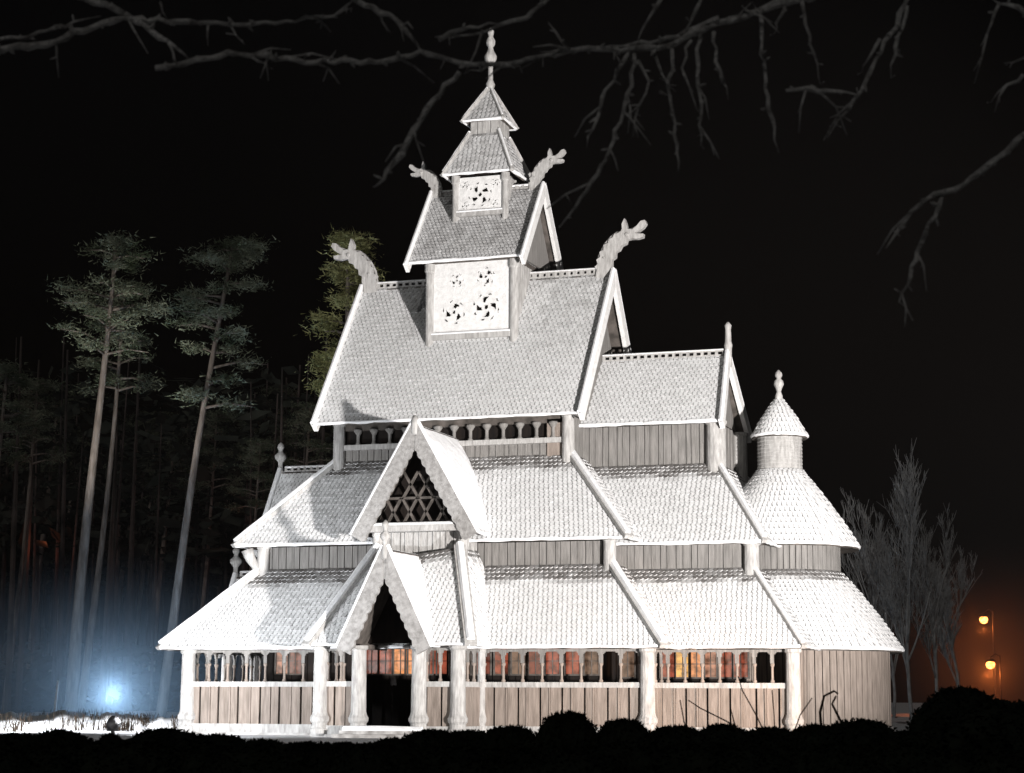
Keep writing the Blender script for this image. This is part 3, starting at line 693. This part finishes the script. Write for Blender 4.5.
o = w.build('dark_pine_wood', [M['wood_far'], M['spruce_far']]); tag(o, 'dark mass of far pine trunks behind the lit pines on the left', 'wood'); o['kind'] = 'stuff'

# ---- frosted bare birches on the right
def bare_tree(mb, base, h, r0, rnd, depth=4, spread=.45, upb=.25):
    def grow(p, d, ln, r, lev):
        n = 4; pts = [p]; rr = [r]; q = p.copy(); dd = d.copy()
        for i in range(n):
            dd = (dd+Vector((rnd.uniform(-1, 1), rnd.uniform(-1, 1), rnd.uniform(-.3, .6)))*.11).normalized()
            q = q+dd*(ln/n); pts.append(q.copy()); rr.append(r*(1-.5*(i+1)/n))
        mb.tube(pts, rr, 5 if lev < 2 else 3)
        if lev >= depth: return
        for i in range(11 if lev == 0 else 5):
            t = rnd.uniform(.3, 1.0); k = t*n; i0 = min(int(k), n-1); b = lerp(pts[i0], pts[i0+1], k-i0)
            nd = (dd+Vector((rnd.uniform(-1, 1), rnd.uniform(-1, 1), rnd.uniform(-.3, .9)))*spread*1.5+Vector((0,0,upb))).normalized()
            grow(b, nd, ln*rnd.uniform(.4, .62), max(.013, r*(.55-.15*t)), lev+1)
    grow(Vector(base), Vector((rnd.uniform(-.05, .05), rnd.uniform(-.05, .05), 1)), h*.62, r0, 0)
for i, (u, d, v, lab) in enumerate(((880, 84, 500, 'frosted bare birch, nearest the round apse of the church'), (912, 80, 478, 'tallest frosted bare birch right of the apse'), (938, 86, 520, 'frosted bare birch standing between the tallest birch and the orange lamps'), (962, 95, 560, 'small dim bare birch closest to the orange lamps'), (893, 100, 540, 'dim bare birch behind the two frosted birches by the apse'))):
    rt = thing('birch_tree', lab, 'tree', gnd(u, d)); mb = MB(); bare_tree(mb, (0, 0, -.2), topz(v, d), .09, random.Random(40+i), 4, .38, .42)
    mb.build('trunk', M['birch'], rt, smooth=True)

# ---- orange street lamps on the right
def street_lamp(u, v, d, label):
    q = gnd(u, d); h = topz(v, d)-q.z
    r = thing('street_lamp', label, 'street lamp', q, 'orange street lamps right of the church')
    a = MB(); a.tube([(0, 0, -.2), (0, 0, h*.6), (0, 0, h+.5)], [.06, .05, .035], 8); a.tube([(0, 0, h+.45), (-.25, 0, h+.6), (-.55, 0, h+.40)], .03, 6); a.build('pole', M['iron'], r)
    b = MB(); b.lathe([(.05, .34), (.2, .29), (.32, .2), (.33, .15)], (-.55, 0, h), 12); b.build('shade', M['iron'], r)
    e = MB(); e.lathe([(.05, -.26), (.20, -.2), (.27, 0), (.21, .12), (.05, .18)], (-.55, 0, h), 12); e.build('bulb', M['sodium'], r, smooth=True)
    l = bpy.data.lights.new('street_lamp_light', 'POINT'); l.energy = 330; l.color = (1, .20, .035); l.shadow_soft_size = .2
    lo = bpy.data.objects.new('street_lamp_light', l); COL.objects.link(lo); lo.location = q+Vector((-.55, 0, h-.55))
street_lamp(995, 617, 125, 'orange street lamp, the higher of the two glowing right of the birches')
street_lamp(1001, 662, 118, 'orange street lamp, the lower and brighter of the two right of the birches')

# ---- dark shrubs in the foreground
def shrub_mesh(seed, R=.25, H=.8):
    rnd = random.Random(seed); mb = MB(); n, k = 40, 18
    def P(a, t, q=1):
        """t 0..1 from the ground up a bulging side and over a round top"""
        if t < .4: r = R*(.72+.28*math.sin(t/.4*math.pi/2)); z = (H-R*.85)*t/.4
        else:
            e = (t-.4)/.6*math.pi/2; r = R*math.cos(e); z = H-R*.85+R*.85*math.sin(e)
        b = 1+(.10*math.sin(3*a+seed)+.06*math.sin(7*a+11*t+seed*2)+.05*math.sin(13*a+23*t))*min(1, (1-t)*5)
        z += .02*math.sin(4*a+seed+7*t)*min(1, (1-t)*5)
        return Vector((r*b*q*math.cos(a), r*b*q*math.sin(a), z*(.98+.02*q)))
    vs = [P(2*math.pi*j/n, i/k) for i in range(k+1) for j in range(n)]
    mb.add(vs, [(i*n+j, i*n+(j+1) % n, (i+1)*n+(j+1) % n, (i+1)*n+j) for i in range(k) for j in range(n)])
    for i in range(2600):
        p0 = P(rnd.uniform(0, 2*math.pi), rnd.uniform(.3, 1), rnd.uniform(.97, 1.05))
        u = Vector((rnd.gauss(0, 1), rnd.gauss(0, 1), rnd.gauss(.3, 1))).normalized(); w_ = u.cross(Vector((rnd.gauss(0, 1), rnd.gauss(0, 1), rnd.gauss(0, 1)))).normalized()
        ln = rnd.uniform(.010, .032); mb.quad(p0-w_*ln*.3, p0+u*ln*.5-w_*ln*.3, p0+u*ln, p0+w_*ln*.35)
    return mb
shr_me = []
for i in range(3): shr_me.append(shrub_mesh(3+i*5))
HD = 12.0
peaks = [(60, 735), (165, 733), (110, 738), (15, 738), (215, 738), (262, 743), (310, 745), (345, 745), (395, 741), (432, 733), (470, 733), (510, 729), (569, 715), (624, 722), (676, 728), (722, 726), (770, 729), (815, 726), (862, 721), (905, 732), (962, 690), (1005, 703), (1040, 705), (-20, 736)]
first = {}
sn = 0
def hz(v, d): return CAM.z-(v-698.4)/F*d
LBL = {569: 'tall dome shaped dark shrub before the middle of the church wall', 624: 'dome shaped dark shrub just right of the tallest one before the church wall', 962: 'largest dark shrub of the row, below the orange street lamps', 165: 'rounded dark shrub nearest the lit left corner of the church', 60: 'rounded dark shrub against the bright snow at far left', 862: 'small knobbly dark shrub before the round apse'}
for i, (u, v) in enumerate(peaks):
    d = HD+random.uniform(-.6, .6); q = at(u, 740, d); h = hz(v-1, d)
    wpx = {962: .30, 1005: .40, 569: .19, 624: .20, 110: .10}.get(u, random.uniform(.20, .30))
    mi = i % 3
    if mi not in first:
        o = shr_me[mi].build('shrub', M['shrub']); first[mi] = o
    else:
        o = first[mi].copy(); COL.objects.link(o)
    o.location = (q.x, q.y, 0); o.rotation_euler = (0, 0, random.uniform(0, 6)); o.scale = (wpx/.25, wpx/.25, h/.8)
    tag(o, LBL.get(u, 'low dark rounded shrub in the unlit row in front of the church'), 'shrub', 'dark shrubs in the foreground row')
for i in range(40):
    u = -40+i*28+random.uniform(-10, 10); d = HD-1.1+random.uniform(-.3, .3); q = at(u, 740, d); h = hz(747+random.uniform(-5, 5), d)
    o = first[i % 3].copy(); COL.objects.link(o); o.location = (q.x, q.y, 0); o.rotation_euler = (0, 0, random.uniform(0, 6)); o.scale = (k_ := random.uniform(.9, 1.4), k_, h/.8)
    tag(o, 'low dark rounded shrub in the unlit row in front of the church', 'shrub', 'dark shrubs in the foreground row')
# ---- dry stems in front of the right hand wall
for i, (pts, lab) in enumerate((
    ([(745, 738), (728, 722), (700, 708), (688, 700)], 'dry stem leaning left, lowest before the chancel wall'),
    ([(768, 740), (756, 715), (742, 690), (738, 676)], 'tall straight dry stem leaning left before the chancel wall'),
    ([(775, 738), (774, 715), (772, 690)], 'upright dry stem before the chancel corner post'),
    ([(792, 738), (800, 715), (812, 698)], 'dry stem leaning right before the chancel corner post'),
    ([(740, 738), (734, 722), (730, 706)], 'short dry stem before the middle of the chancel wall'),
    ([(822, 738), (820, 712), (824, 696), (834, 691), (838, 694)], 'dark dry stem with a hooked tip before the apse'),
    ([(846, 738), (840, 720), (832, 704), (836, 696)], 'dark crooked dry stem right of the hooked one'),
    ([(690, 742), (684, 722), (680, 700)], 'thin dry stem before the left end of the chancel gallery'))):
    P = [at(u, v, HD+.2) for u, v in pts]; P = [Vector((P[0].x, P[0].y, 0))]+P
    mb = MB(); k = len(P); mb.tube(P, [.0055*(1-.5*j/k)*(1.9 if 820 <= pts[0][0] else 1) for j in range(k)], 5)
    tag(mb.build('dry_stem', M['straw']), lab, 'plant', 'dry stems before the church')

# ---- rimed branches hanging in from two trees that stand beside the camera
def limb(mb, pts, r0, r1, d0=6.0, d1=6.0, seed=0, buds=True):
    rnd = random.Random(seed); P = []
    ks = len(pts)-1
    for i in range(ks):
        m = max(2, int(math.dist(pts[i], pts[i+1])/9))
        for j in range(m):
            t = j/m; g_ = (i+t)/ks
            u = pts[i][0]*(1-t)+pts[i+1][0]*t+rnd.uniform(-2.2, 2.2); v = pts[i][1]*(1-t)+pts[i+1][1]*t+rnd.uniform(-2.2, 2.2)
            P.append(at(u, v, d0+(d1-d0)*g_+rnd.uniform(-.01, .01)))
    P.append(at(*pts[-1], d1)); k = len(P)
    rr = [(.70 if i < k-3 else .70*(.75, .5, .2)[i-k+3])*(r0+(r1-r0)*i/(k-1))*rnd.uniform(.75, 1.25) for i in range(k)]
    mb.tube(P, rr, 7)
    if buds:
        for i in range(1, k):
            if rnd.random() < .55:
                d = Vector((rnd.uniform(-1, 1), rnd.uniform(-1, 1), rnd.uniform(-.6, .8))).normalized(); ln = rnd.uniform(.012, .035)
                mb.tube([P[i], P[i]+d*ln*.6, P[i]+d*ln], [rr[i]*.6, rr[i]*.75, .002], 5)
        for i in range(2, k-1):
            if rnd.random() < .15:
                d = (P[i+1]-P[i]).normalized()*.7+Vector((rnd.uniform(-1, 1), rnd.uniform(-.5, .5), rnd.uniform(-1.1, .5))); d.normalize(); ln = rnd.uniform(.05, .16)
                m_ = P[i]+d*ln*.5+Vector((rnd.uniform(-.01, .01), 0, rnd.uniform(-.01, .01)))
                e_ = P[i]+d*ln+Vector((0, 0, -.02)); mb.tube([P[i], m_, e_], [.0045, .0035, .0015], 5)
                mb.tube([m_, m_+Vector((rnd.uniform(-.03, .03), 0, rnd.uniform(-.05, .0)))], [.003, .0015], 4)
    return P
tl = thing('bare_tree', 'rimed bare branches reaching in over the top from the left', 'tree', fr(-2.6, 6.2))
mb = MB()
def loc(mb, o):
    L = o.location; mb.v = [(x-L.x, y-L.y, z-L.z) for x, y, z in mb.v]
base = fr(-2.6, 6.2)
mb.tube([base-Vector((0,0,.2)), base+Vector((.05, 0, 1.4)), base+Vector((0, .05, 2.9)), base+Vector((.05, 0, 4.2))], [.16, .13, .10, .05], 10)
mb.tube([base+Vector((.02, .03, 2.3)), at(-150, 60, 6.1), at(-60, 52, 6.0), at(0, 49, 6)], [.04, .03, .022, .018], 7)
mb.tube([base+Vector((.02, .03, 2.7)), at(-60, -40, 6.1), at(84, -4, 6.0)], [.035, .025, .016], 7)
mb.tube([base+Vector((.05, .03, 3.6)), at(120, -100, 6.0), at(330, -30, 5.8)], [.035, .028, .018], 7)
loc(mb, tl); mb.build('trunk', M['twig'], tl, smooth=True)
mb = MB()
for i, (pts, a, b) in enumerate((
    ([(0, 49), (46, 43), (101, 23), (122, 20), (167, 20), (218, 24), (264, 23), (335, 15), (352, 8)], .017, .007),
    ([(0, 38), (30, 36), (46, 32), (75, 22), (101, 16)], .010, .007),
    ([(84, -4), (117, 10), (152, 30), (175, 48), (190, 60)], .015, .009),
    ([(157, 68), (193, 60), (238, 53), (305, 61), (386, 61), (421, 53), (457, 63), (520, 66)], .013, .012),
    ([(330, -30), (355, 0), (396, 20), (421, 51)], .016, .012),
    ([(459, 71), (440, 92), (426, 112), (405, 145), (376, 186)], .013, .016),
    ([(240, 53), (258, 60), (268, 68)], .009, .005), ([(230, 24), (245, 45)], .009, .006),
    ([(440, 38), (470, 27), (500, 24)], .011, .007), ([(330, 60), (336, 50)], .008, .004), ([(160, 2), (168, 20)], .007, .005))):
    limb(mb, pts, a, b, 6.0, 6.0, i)
loc(mb, tl); mb.build('branches', M['twig'], tl, smooth=True)
tr = thing('bare_tree', 'rimed bare branches with hanging twigs reaching in over the top from the right', 'tree', fr(2.9, 6.6))
base = fr(2.9, 6.6); mb = MB()
mb.tube([base-Vector((0,0,.2)), base+Vector((-.05, 0, 1.5)), base+Vector((.03, .05, 3.0)), base+Vector((-.1, 0, 4.6))], [.19, .15, .12, .06], 10)
mb.tube([base+Vector((0, .03, 3.3)), at(1050, -90, 6.4), at(900, -45, 6.3), at(807, -2, 6.2)], [.05, .04, .03, .018], 7)
mb.tube([base+Vector((0, .03, 3.0)), at(1100, -60, 6.4), at(1000, -40, 6.2), at(909, -4, 6.2)], [.04, .03, .022, .012], 7)
mb.tube([base+Vector((0, .03, 2.6)), at(1090, 90, 6.3), at(1024, 136, 6.2)], [.035, .02, .013], 7)
mb.tube([base+Vector((0, .03, 3.1)), at(1090, 40, 6.3), at(1024, 13, 6.2)], [.03, .02, .012], 7)
loc(mb, tr); mb.build('trunk', M['twig'], tr, smooth=True)
mb = MB()
for i, (pts, a, b) in enumerate((
    ([(807, -2), (766, 8), (720, 23), (664, 46), (610, 50), (567, 51), (500, 66), (470, 70)], .018, .009),
    ([(720, 18), (660, 42), (600, 46), (540, 52)], .012, .007),
    ([(551, -6), (526, 20), (500, 26), (450, 38)], .012, .006), ([(567, 48), (548, 22)], .010, .008),
    ([(628, 52), (602, 97), (587, 148)], .010, .007), ([(636, 51), (630, 85), (623, 113), (607, 159), (580, 200), (559, 228)], .011, .008),
    ([(662, -6), (650, 18), (638, 40)], .010, .008), ([(674, 48), (668, 90), (675, 125), (678, 172)], .009, .008), ([(700, 31), (696, 60), (700, 105), (701, 146)], .009, .008),
    ([(715, 30), (716, 60), (728, 99)], .009, .009), ([(761, 10), (760, 35), (769, 107), (773, 128), (779, 153)], .009, .009),
    ([(802, -4), (806, 25), (820, 84)], .009, .007), ([(784, 92), (807, 88), (858, 95)], .008, .013), ([(909, -4), (897, 25), (879, 51), (862, 92), (835, 124)], .012, .007),
    ([(907, 5), (897, 45), (891, 78)], .010, .009), ([(880, 40), (868, 60), (862, 72)], .008, .006),
    ([(1024, 136), (991, 164), (962, 185), (945, 193), (925, 197), (905, 222), (886, 248)], .014, .010), ([(944, 194), (926, 235), (899, 302)], .011, .010),
    ([(1026, 13), (991, -2)], .012, .010), ([(999, 4), (990, 22), (981, 46)], .008, .008), ([(1024, 58), (1004, 63)], .008, .005), ([(1024, 74), (1008, 86), (991, 102)], .009, .006),
    ([(640, 60), (648, 80), (640, 104), (632, 112)], .008, .007), ([(655, 52), (662, 75), (676, 92)], .008, .006), ([(690, 40), (682, 66), (690, 92)], .007, .006), ([(660, 92), (668, 95)], .012, .006),
    ([(720, 22), (740, 14), (752, 2)], .009, .006), ([(700, 0), (690, 22), (678, 44)], .009, .007), ([(786, 2), (778, 25), (774, 34)], .008, .006))):
    limb(mb, pts, a, b, 6.2, 6.2, 50+i)
loc(mb, tr); mb.build('branches', M['twig'], tr, smooth=True)

# ---- floodlight standing in the snow at the left, and a marker stake
q = at(113, 724, 48); zt = q.z
fl = thing('floodlight', 'small round floodlight on a short stand in the bright snow at left', 'floodlight', (q.x, q.y, ground_z(q.x, q.y)))
zl = zt-ground_z(q.x, q.y)
aim = (Vector((-4, -1, 7))-q).normalized()
a = MB(); a.tube([(0, 0, -.1), (0, 0, zl-.1)], [.05, .04], 8); a.bar((-.15, 0, zl-.14), (.15, 0, zl-.14), .05, .05); a.build('stand', M['iron'], fl)
a = MB(); a.tube([-aim*.16+Vector((0,0,zl)), -aim*.08+Vector((0,0,zl)), aim*.10+Vector((0,0,zl))], [.08, .14, .165], 16); a.build('housing', M['iron'], fl, smooth=True)
a = MB(); a.tube([aim*.102+Vector((0,0,zl)), aim*.118+Vector((0,0,zl))], [.15, .14], 16); a.build('lens', M['lens'], fl)
qs = at(54, 712, 70); sm = MB(); zs = topz(682, 70)
sm.tube([(0, 0, -.2), (.05, 0, zs*.5), (.12, 0, zs)], [.05, .045, .04], 6); o = sm.build('marker_stake', M['birch']); o.location = (qs.x, qs.y, ground_z(qs.x, qs.y)); tag(o, 'thin pale snow marker stake leaning right at far left', 'stake')
# heaped snow along the edge of the wood (bank)
bk = MB(); rnd = random.Random(9); n = 90; rows = 9; vs = []
for i in range(n+1):
    u = -60+i*(290/n); 
    for j in range(rows):
        d = 60+j*1.4; qq = at(u, 700, d); z = ground_z(qq.x, qq.y)+(.42*math.sin(math.pi*j/(rows-1))**.7)*(.72+.16*math.sin(i*.37)+.10*math.sin(i*.83+j*.5)+.06*math.sin(i*1.9+j))*(1-sstep(210, 228, u)) + rnd.uniform(-.02, .02)-.02*(j in (0, rows-1))
        vs.append((qq.x, qq.y, z))
bk.add(vs, [(i*rows+j, (i+1)*rows+j, (i+1)*rows+j+1, i*rows+j+1) for i in range(n) for j in range(rows-1)])
structure(bk.build('snow_bank', M['snow_ground'], smooth=True))

# dead grass poking through the snow of the bank
gr = MB(); rnd = random.Random(31)
for i in range(230):
    u = rnd.uniform(-60, 215); d = rnd.uniform(57, 72); q = at(u, 700, d); z0 = ground_z(q.x, q.y)
    for k_ in range(rnd.randint(3, 8)):
        h = rnd.uniform(.12, .5); x = q.x+rnd.uniform(-.2, .2); y = q.y+rnd.uniform(-.2, .2); lx = rnd.uniform(-.15, .15)
        gr.tube([(x, y, z0), (x+lx*.4, y, z0+h*.6), (x+lx, y, z0+h)], [.016, .012, .004], 4)
o = gr.build('dead_grass', M['straw']); o['kind'] = 'stuff'; tag(o, 'dead grass stalks poking through the bright snow at left', 'grass')
# ---- haze: thin night air that the lamps light up
hb = MB(); hb.box((-150, -140, -1.2), (150, 175, 32))
hm = bpy.data.materials.new('night haze'); hm.use_nodes = True; nt = hm.node_tree; nt.nodes.remove(nt.nodes['Principled BSDF'])
pv = nt.nodes.new('ShaderNodeVolumePrincipled'); pv.inputs['Color'].default_value = (1, .93, .9, 1); pv.inputs['Density'].default_value = .0001; pv.inputs['Anisotropy'].default_value = 0
nt.links.new(pv.outputs['Volume'], nt.nodes['Material Output'].inputs['Volume'])
hz_o = hb.build('haze', hm); hz_o['kind'] = 'stuff'; hz_o['label'] = 'thin night haze'; hz_o['category'] = 'haze'

# ================================================================== LIGHT
def spot(name, loc, target, power, col, ang, blend=.4, size=.25):
    l = bpy.data.lights.new(name, 'SPOT'); l.energy = power; l.color = col; l.spot_size = math.radians(ang); l.spot_blend = blend; l.shadow_soft_size = size
    o = bpy.data.objects.new(name, l); COL.objects.link(o); o.location = loc
    o.rotation_euler = (Vector(target)-Vector(loc)).to_track_quat('-Z', 'Y').to_euler(); return o
spot('floodlight_right', fr(15, 21, .35), (1.5, -2, 12.0), 122000, (1, .95, .915), 56, .75, .55)
spot('floodlight_left', fr(-11, 36, .30), (-5.5, -5, 4.2), 12500, (.98, .98, 1), 34, .9, .6)
spot('snow_fill', fr(-19, 57, 5), fr(-12.5, 58, 0), 13000, (.97, .98, 1), 72, .7)  # added out-of-frame spot that whitens the snow, no fixture
spot('pine_fill', fr(-18, 72, 7), fr(-15.3, 83, 13), 4300, (1, .97, .90), 50, .7)  # extra spot added to brighten the front pines, no fixture
spot('warm_wall_fill', fr(11, 42, .25), (7.0, -4.3, .9), 4200, (1, .58, .32), 34, .9)  # unseen low spot added to tint the right-hand walls peach
q = at(118, 728, 47.6); spot('floodlight_west', Vector((q.x, q.y, zt))+aim*.2, (-4, -1, 7), 2500, (.95, .97, 1), 130, .6, .15)
# bluish lamp at the edge of the wood, shining through mist that hangs over the snow
def mist(name, label, c, rad, dens):
    mb = MB(); n, k = 32, 16; vs = []
    for i in range(k+1):
        e = -math.pi/2+math.pi*i/k
        for j in range(n):
            a = 2*math.pi*j/n; vs.append((rad[0]*math.cos(a)*math.cos(e), rad[1]*math.sin(a)*math.cos(e), rad[2]*math.sin(e)))
    mb.add(vs, [(i*n+j, i*n+(j+1) % n, (i+1)*n+(j+1) % n, (i+1)*n+j) for i in range(k) for j in range(n)])
    m = bpy.data.materials.new(name); m.use_nodes = True; nt = m.node_tree; nt.nodes.remove(nt.nodes['Principled BSDF']); L = nt.links.new
    pv = nt.nodes.new('ShaderNodeVolumePrincipled'); pv.inputs['Color'].default_value = (.9, .95, 1, 1)
    tc = nt.nodes.new('ShaderNodeTexCoord'); mp = nt.nodes.new('ShaderNodeMapping'); mp.inputs['Scale'].default_value = [1/r for r in rad]
    ln = nt.nodes.new('ShaderNodeVectorMath'); ln.operation = 'LENGTH'; mr = nt.nodes.new('ShaderNodeMapRange')
    mr.inputs['From Min'].default_value = 1; mr.inputs['From Max'].default_value = 0; mr.inputs['To Max'].default_value = dens; mr.interpolation_type = 'SMOOTHSTEP'
    L(tc.outputs['Object'], mp.inputs['Vector']); L(mp.outputs['Vector'], ln.inputs[0]); L(ln.outputs['Value'], mr.inputs['Value']); L(mr.outputs['Result'], pv.inputs['Density'])
    L(pv.outputs['Volume'], nt.nodes['Material Output'].inputs['Volume'])
    o = mb.build(name, m); o.location = c; o['kind'] = 'stuff'; return tag(o, label, 'mist')
q = at(112, 693, 73)
mist('ground_mist', 'bluish lit mist over the snow at the edge of the wood', (q.x, q.y, .8), (9.5, 9.5, 5.6), .040)
l = bpy.data.lights.new('wood_edge_lamp', 'POINT'); l.energy = 900; l.color = (.42, .68, 1); l.shadow_soft_size = .3
o = bpy.data.objects.new('wood_edge_lamp', l); COL.objects.link(o); o.location = (q.x, q.y, 1.0)
q = at(990, 630, 120)
mist('ground_mist', 'reddish mist round the orange street lamps at right', (q.x, q.y, 3.5), (9, 9, 8), .026)
# unseen red points added in the wood to tint the far trunks
for u, v, d in ((45, 545, 116), (222, 540, 113)):
    l = bpy.data.lights.new('red_trunk_fill', 'POINT'); l.energy = 22; l.color = (1, .22, .10); l.shadow_soft_size = .5
    o = bpy.data.objects.new('red_trunk_fill', l); COL.objects.link(o); o.location = at(u, v, d)
# weak directional fill added to brighten the overhanging branches
l = bpy.data.lights.new('branch_fill', 'SUN'); l.energy = .20; l.angle = math.radians(.5); l.color = (1, .97, .92)
mo = bpy.data.objects.new('branch_fill', l); COL.objects.link(mo); mo.rotation_euler = (FWD*.75+RIGHT*.2-UPZ*.65).to_track_quat('-Z', 'Y').to_euler()
W = bpy.data.worlds.new('World'); S.world = W; W.use_nodes = True; nt = W.node_tree
bg = nt.nodes['Background']; sk = nt.nodes.new('ShaderNodeTexSky'); sk.sky_type = 'NISHITA'; sk.sun_disc = False
sk.sun_elevation = math.radians(-3.5); sk.sun_rotation = math.radians(200)
nt.links.new(sk.outputs['Color'], bg.inputs['Color']); bg.inputs['Strength'].default_value = .02

# ================================================================== CAMERA
cam = bpy.data.cameras.new('camera'); cam.sensor_width = 36; cam.lens = F/1024*36; cam.clip_start = .1; cam.clip_end = 3000; cam.dof.use_dof = True; cam.dof.focus_distance = 57; cam.dof.aperture_fstop = 8
co = bpy.data.objects.new('camera', cam); COL.objects.link(co)
f0 = FWD*math.cos(PT)+UPZ*math.sin(PT); u0 = UPZ*math.cos(PT)-FWD*math.sin(PT)
cr_, sr_ = math.cos(RL), math.sin(RL)
# image X = r*cr - u*sr, image Y = r*sr + u*cr
ix = RIGHT*cr_-u0*sr_; iy = RIGHT*sr_+u0*cr_
co.matrix_world = Matrix(((ix.x, iy.x, -f0.x, CAM.x), (ix.y, iy.y, -f0.y, CAM.y), (ix.z, iy.z, -f0.z, CAM.z), (0, 0, 0, 1)))
S.camera = co
S.view_settings.view_transform = 'Standard'; S.view_settings.look = 'None'; S.view_settings.exposure = 0; S.view_settings.gamma = 1
S.cycles.use_denoising = True; S.cycles.max_bounces = 6; S.cycles.volume_bounces = 0; S.cycles.sample_clamp_indirect = 4
